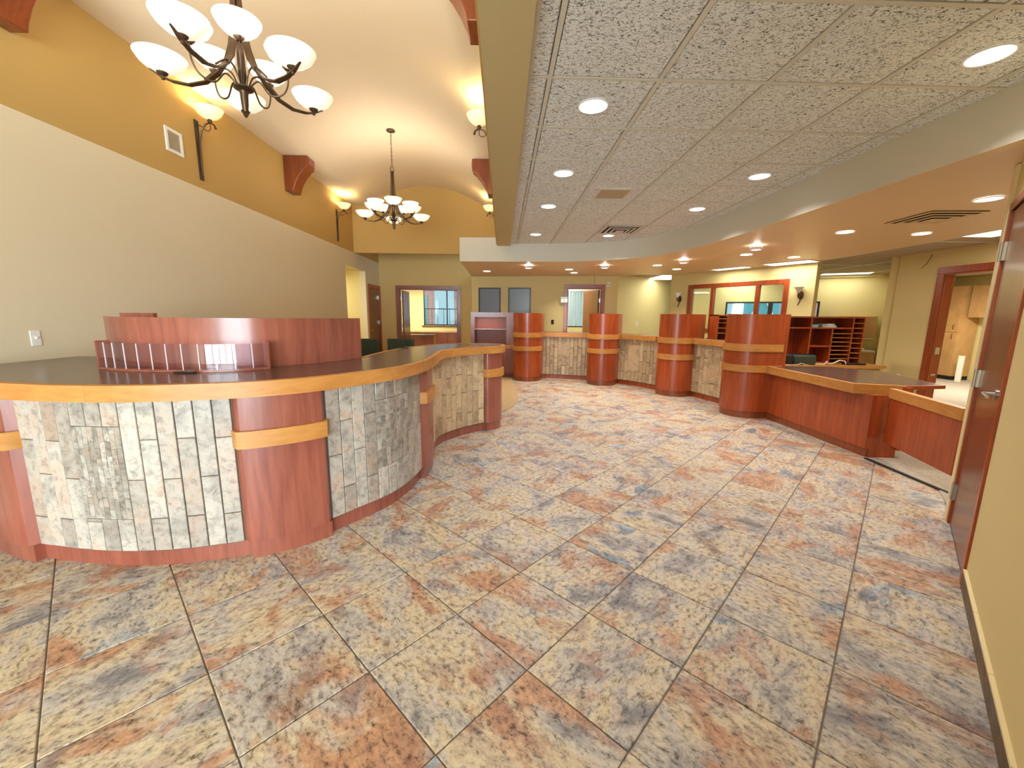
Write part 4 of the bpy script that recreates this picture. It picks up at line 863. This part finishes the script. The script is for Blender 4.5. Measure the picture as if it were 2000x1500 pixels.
# ---------------------------------------------------------------- chandeliers
def chandelier(y,lab,rot=0):
    zt=4.37; t=tag(empty('chandelier',(-1.83,y,zt),rot),lab,'chandelier','bronze chandeliers under the vault'); Z=lambda z:z-zt
    m=MB(); m.lathe([(0,0),(.07,0),(.068,-.012),(.03,-.028),(0,-.03)],(0,0,0),20); m.out('canopy',M['bronze'],t,smooth=True)
    m=MB(); k=0; z=Z(4.335)
    while z>Z(3.84):
        pts=[((.010*math.cos(a) if k%2 else 0),(0 if k%2 else .010*math.cos(a)),z-.018+.020*math.sin(a)) for a in [2*math.pi*i/8 for i in range(8)]]; m.tube(pts,.0035,5,closed=True); z-=.030; k+=1
    m.out('chain',M['bronze'],t,smooth=True)
    m=MB(); m.tube([(.028*math.cos(a),0,Z(3.80)+.03*math.sin(a)) for a in [2*math.pi*i/12 for i in range(12)]],.006,6,closed=True); m.lathe([(0,.0),(.03,0),(.038,.01),(.03,.02),(0,.02)],(0,0,Z(3.755)),16); m.out('loop',M['bronze'],t,smooth=True)
    for k in range(5):
        a=math.radians(90+72*k); d=Vector((math.cos(a),math.sin(a),0)); sd_=Vector((-math.sin(a),math.cos(a),0))
        pts=[(.022,3.76),(.024,3.62),(.030,3.48),(.042,3.36),(.062,3.25),(.095,3.15),(.15,3.07),(.23,3.005),(.33,2.975),(.43,2.985),(.50,3.01),(.56,3.05)]
        m=MB(); m.strap([d*r+Vector((0,0,Z(z))) for r,z in pts],[.022,.028,.034,.040,.046,.050,.050,.046,.042,.036,.026,.010],.008,sd_); arm=m.out('strap_arm',M['bronze'],t,smooth=False)
        m=MB(); c=d*.485; m.lathe([(0,-.03),(.010,-.03),(.012,-.01),(.028,.002),(.034,.012),(0,.014)],(c.x,c.y,Z(3.02)),14); o=m.out('cup',M['bronze'],arm,smooth=True)
        m=MB(); m.lathe(bowl_prof(.148,.10),(c.x,c.y,Z(3.03)),28); m.out('bowl',M['bowl'],t,smooth=True)
        m=MB(); m.tube(spl3([d*.03+Vector((0,0,Z(3.0))),d*.07+Vector((0,0,Z(3.09))),d*.14+Vector((0,0,Z(3.10))),d*.24+Vector((0,0,Z(3.02)))]),.006,6); m.out('wire_scroll',M['bronze'],t,smooth=True)
        a2=math.radians(-90+72*k); d2=Vector((math.cos(a2),math.sin(a2),0)); m=MB(); m.tube(spl3([d2*.03+Vector((0,0,Z(2.99))),d2*.10+Vector((0,0,Z(3.05))),d2*.17+Vector((0,0,Z(2.97))),d2*.25+Vector((0,0,Z(2.985))),d2*.29+Vector((0,0,Z(3.06))),d2*.29+Vector((0,0,Z(3.16)))]),.006,6); st=m.out('stem',M['bronze'],t,smooth=True)
        c2_=d2*.29; m=MB(); m.lathe([(0,-.01),(.016,-.01),(.03,.004),(.032,.012),(0,.014)],(c2_.x,c2_.y,Z(3.155)),14); m.out('cup',M['bronze'],st,smooth=True)
        m=MB(); m.lathe(bowl_prof(.135,.10),(c2_.x,c2_.y,Z(3.165)),28); m.out('bowl',M['bowl'],t,smooth=True)
        point((c.x,c.y,Z(3.15)),1.9,(1,.94,.85),.05,'bulb',t); point((c2_.x,c2_.y,Z(3.285)),1.9,(1,.94,.85),.05,'bulb',t)
    m=MB(); m.tube([(0,0,Z(3.76)),(0,0,Z(2.99))],.008,8); m.out('centre_rod',M['bronze'],t)
    m=MB(); m.lathe([(0,.03),(.03,.028),(.062,.012),(.062,.004),(.03,-.012),(.026,-.03),(.022,-.10),(.012,-.14),(0,-.145)],(0,0,Z(2.985)),18); m.out('finial',M['bronze'],t,smooth=True)
chandelier(3.2,'large bronze bowl chandelier in the upper left, nearest the viewer',math.radians(29.8))
chandelier(7.2,'bronze bowl chandelier hanging on its full chain before the far gold wall',math.radians(14.3))
# ---------------------------------------------------------------- downlights
def downlight(x,y,z,r,lab,e,col,blend=.5,ang=132):
    t=tag(empty('downlight',(x,y,z)),lab,'ceiling light','recessed downlights')
    m=MB(); m.lathe([(r*1.10,-.003),(r*1.12,-.007),(r,-.009),(r*.97,-.004)],(0,0,0),32); m.out('trim_ring',M['white'],t,smooth=True)
    m=MB(); m.lathe([(0,-.006),(r*.5,-.0065),(r,-.005)],(0,0,0),32); m.out('lens',M['lamp'],t,smooth=True)
    l=bpy.data.lights.new('spot','SPOT'); l.energy=e; l.color=col; l.spot_size=math.radians(ang); l.spot_blend=blend; l.shadow_soft_size=.07; o=bpy.data.objects.new('spot',l); COL.objects.link(o); o.location=(0,0,-.02); o.parent=t
EA,ES=38,38; CA=(.95,.97,1); CS=(1,.91,.75)
for (x,y),lb in (((.56,2.78),'recessed downlight in the speckled ceiling beside the beam, nearest of its row'),((.555,4.0),'recessed downlight in the speckled ceiling beside the beam, second of its row'),((.545,5.15),'recessed downlight in the speckled ceiling beside the beam, third of its row'),((.53,6.87),'recessed downlight in the speckled ceiling beside the beam, farthest of its row'),
    ((2.41,2.20),'recessed downlight in the speckled ceiling at the upper right corner'),((2.38,3.98),'recessed downlight in the speckled ceiling by the curved soffit, second nearest'),((2.36,5.16),'recessed downlight in the speckled ceiling where the soffit starts to curve'),((1.72,6.88),'recessed downlight in the speckled ceiling beside the slotted air diffuser')):
    downlight(x,y,ZC,.088,lb,EA,CA)
for (x,y),lb in (((3.97,3.43),'recessed downlight in the tan soffit nearest the glossy door'),((3.92,4.78),'recessed downlight in the tan soffit above the low service desk'),((4.84,4.80),'recessed downlight in the tan soffit right of the service desk'),((3.83,6.54),'recessed downlight in the tan soffit between the last two teller pods'),((4.73,6.73),'recessed downlight in the tan soffit beside the ceiling troffers'),
    ((2.98,8.02),'recessed downlight in the tan soffit above the middle teller counter'),((3.61,8.61),'recessed downlight in the tan soffit behind the middle teller counter'),((-.36,9.50),'recessed downlight in the tan soffit above the display cabinet'),((1.42,8.92),'recessed downlight in the tan soffit above the first teller counter'),((1.64,9.58),'recessed downlight in the tan soffit behind the first teller counter')):
    downlight(x,y,ZS,.085,lb,ES,CS,ang=125)
def ringlight(x,y,lab):
    t=tag(empty('ring_light',(x,y,ZS)),lab,'ceiling light','drop lens lights over the teller pods')
    m=MB(); m.lathe([(0,0),(.085,0),(.088,-.004),(.07,-.006),(0,-.006)],(0,0,0),28); m.out('housing',M['lamp'],t,smooth=True)
    m=MB(); m.lathe([(.06,-.045),(.088,-.045),(.09,-.055),(.086,-.062),(.058,-.062)],(0,0,0),28); m.out('drop_ring',M['white'],t,smooth=True)
    m=MB(); m.lathe([(0,-.056),(.058,-.056)],(0,0,0),24); m.out('drop_lens',M['lamp'],t)
    for k in range(3): a=2.1*k; q=MB(); q.tube([(.08*math.cos(a),.08*math.sin(a),0),(.08*math.cos(a),.08*math.sin(a),-.05)],.003,6); q.out('standoff',M['steel'],t)
    l=bpy.data.lights.new('spot','SPOT'); l.energy=ES; l.color=CS; l.spot_size=math.radians(120); l.spot_blend=.5; l.shadow_soft_size=.06; o=bpy.data.objects.new('spot',l); COL.objects.link(o); o.location=(0,0,-.07); o.parent=t
    point((0,0,-.03),.5,(1,.93,.8),.03,'glow',t)
for (x,y),lb in (((.51,8.30),'drop lens ceiling light over the teller pod by the display cabinet'),((1.98,8.10),'drop lens ceiling light over the second teller pod'),((3.13,7.20),'drop lens ceiling light over the third teller pod'),((3.48,5.72),'drop lens ceiling light over the teller pod by the service desk')): ringlight(x,y,lb)
def troffer(x,y,sx_,sy_,rz,lab,e,z=2.465):
    t=tag(empty('troffer',(x,y,z),rz),lab,'ceiling light','fluorescent troffers in the office ceiling')
    m=MB(); a,b=sx_/2,sy_/2
    for q in ((-a,-a+.025,-b,b),(a-.025,a,-b,b),(-a+.025,a-.025,-b,-b+.025),(-a+.025,a-.025,b-.025,b)): m.box(*q,-.012,0)
    m.out('frame',M['white'],t); m=MB(); m.box(-a+.025,a-.025,-b+.025,b-.025,-.008,-.002); m.out('lens',M['troffer'],t)
    l=bpy.data.lights.new('tube','AREA'); l.shape='RECTANGLE'; l.size=sx_*.9; l.size_y=sy_*.9; l.energy=e; l.color=(1,.97,.86); o=bpy.data.objects.new('tube',l); COL.objects.link(o); o.location=(0,0,-.03); o.parent=t
troffer(4.60,8.34,.30,.75,math.radians(30),'narrow fluorescent troffer left of the interior window top',4,ZS)
troffer(5.15,7.40,.42,.80,math.radians(30),'fluorescent troffer above the right end of the interior window',5,ZS)
troffer(7.80,9.32,.45,.95,math.radians(60),'fluorescent troffer near the office back wall',4,2.462)
troffer(5.75,4.55,.55,1.1,0,'fluorescent troffer beside the glossy door top',12,2.462)
# lamps of the rooms beyond: all but the hall's are unseen and added
def roomlamp(x,y,z,lab,e):
    t=tag(empty('room_light',(x,y,z)),lab,'ceiling light'); m=MB(); m.box(-.3,.3,-.6,.6,-.02,0); m.out('lens',M['troffer'],t); m=MB(); m.box(-.32,.32,-.62,.62,-.004,.0); m.out('frame',M['white'],t)
    l=bpy.data.lights.new('tube','AREA'); l.shape='RECTANGLE'; l.size=.6; l.size_y=1.2; l.energy=e; l.color=(1,.96,.84); o=bpy.data.objects.new('tube',l); COL.objects.link(o); o.location=(0,0,-.04); o.parent=t
roomlamp(-3.2,13.8,2.55,'unseen added ceiling light of the far office behind the wide opening',70)  # power raised so its spill brightens the far wall
roomlamp(1.6,11.8,2.6,'unseen added ceiling light of the side room behind the far door',30)
roomlamp(9.3,7.6,2.462,'unseen added ceiling light of the store room beyond the office doorway',70)
roomlamp(6.1,10.3,2.462,'unseen added ceiling light behind the interior window wall',10)
roomlamp(4.25,10.65,2.462,'ceiling light of the hall behind the teller line',6)
roomlamp(-4.9,10.2,2.52,'unseen added ceiling light of the corridor off the beige wall',22)  # power raised to brighten the far end of the room
# ---------------------------------------------------------------- ceiling vents
t=tag(empty('return_grille',(1.17,4.60,ZC)),'flat square return air panel in the speckled ceiling','vent')
m=MB(); m.box(-.19,.19,-.19,.19,-.008,-.002); m.out('frame',M['tbar'],t); m=MB(); m.box(-.15,.15,-.15,.15,-.011,-.006); m.out('grille',M['actsmooth'],t)
def diffuser(name,loc,rz,s,lab,n=3,mat=None):
    t=tag(empty(name,loc,rz),lab,'vent'); mat=mat or M['tbar']
    m=MB(); m.box(-s*.97,s*.97,-s*.97,s*.97,-.004,-.002); m.out('dark_shade_plate',M['dark'],t)  # flat dark plate painted in for the shade behind the vanes
    for k in range(n+1):
        a=s*(1-k/(n+.9)); b=a-s*.12; zz=-.008-.006*k
        m=MB(); m.box(-a,a,-a,-b,zz-.003,zz); m.box(-a,a,b,a,zz-.003,zz); m.box(-a,-b,-b,b,zz-.003,zz); m.box(b,a,-b,b,zz-.003,zz); m.out('vane',mat,t)
    m=MB(); c=s*.16; m.box(-c,c,-c,c,-.030,-.027); m.out('centre_plate',mat,t)
diffuser('air_diffuser',(1.77,6.42,ZC),0,.27,'square slotted air diffuser in the speckled ceiling with dark painted gaps')
diffuser('soffit_diffuser',(4.19,4.06,ZS),math.radians(-4),.26,'large square air diffuser in the tan soffit above the gate',mat=M['soffit'])
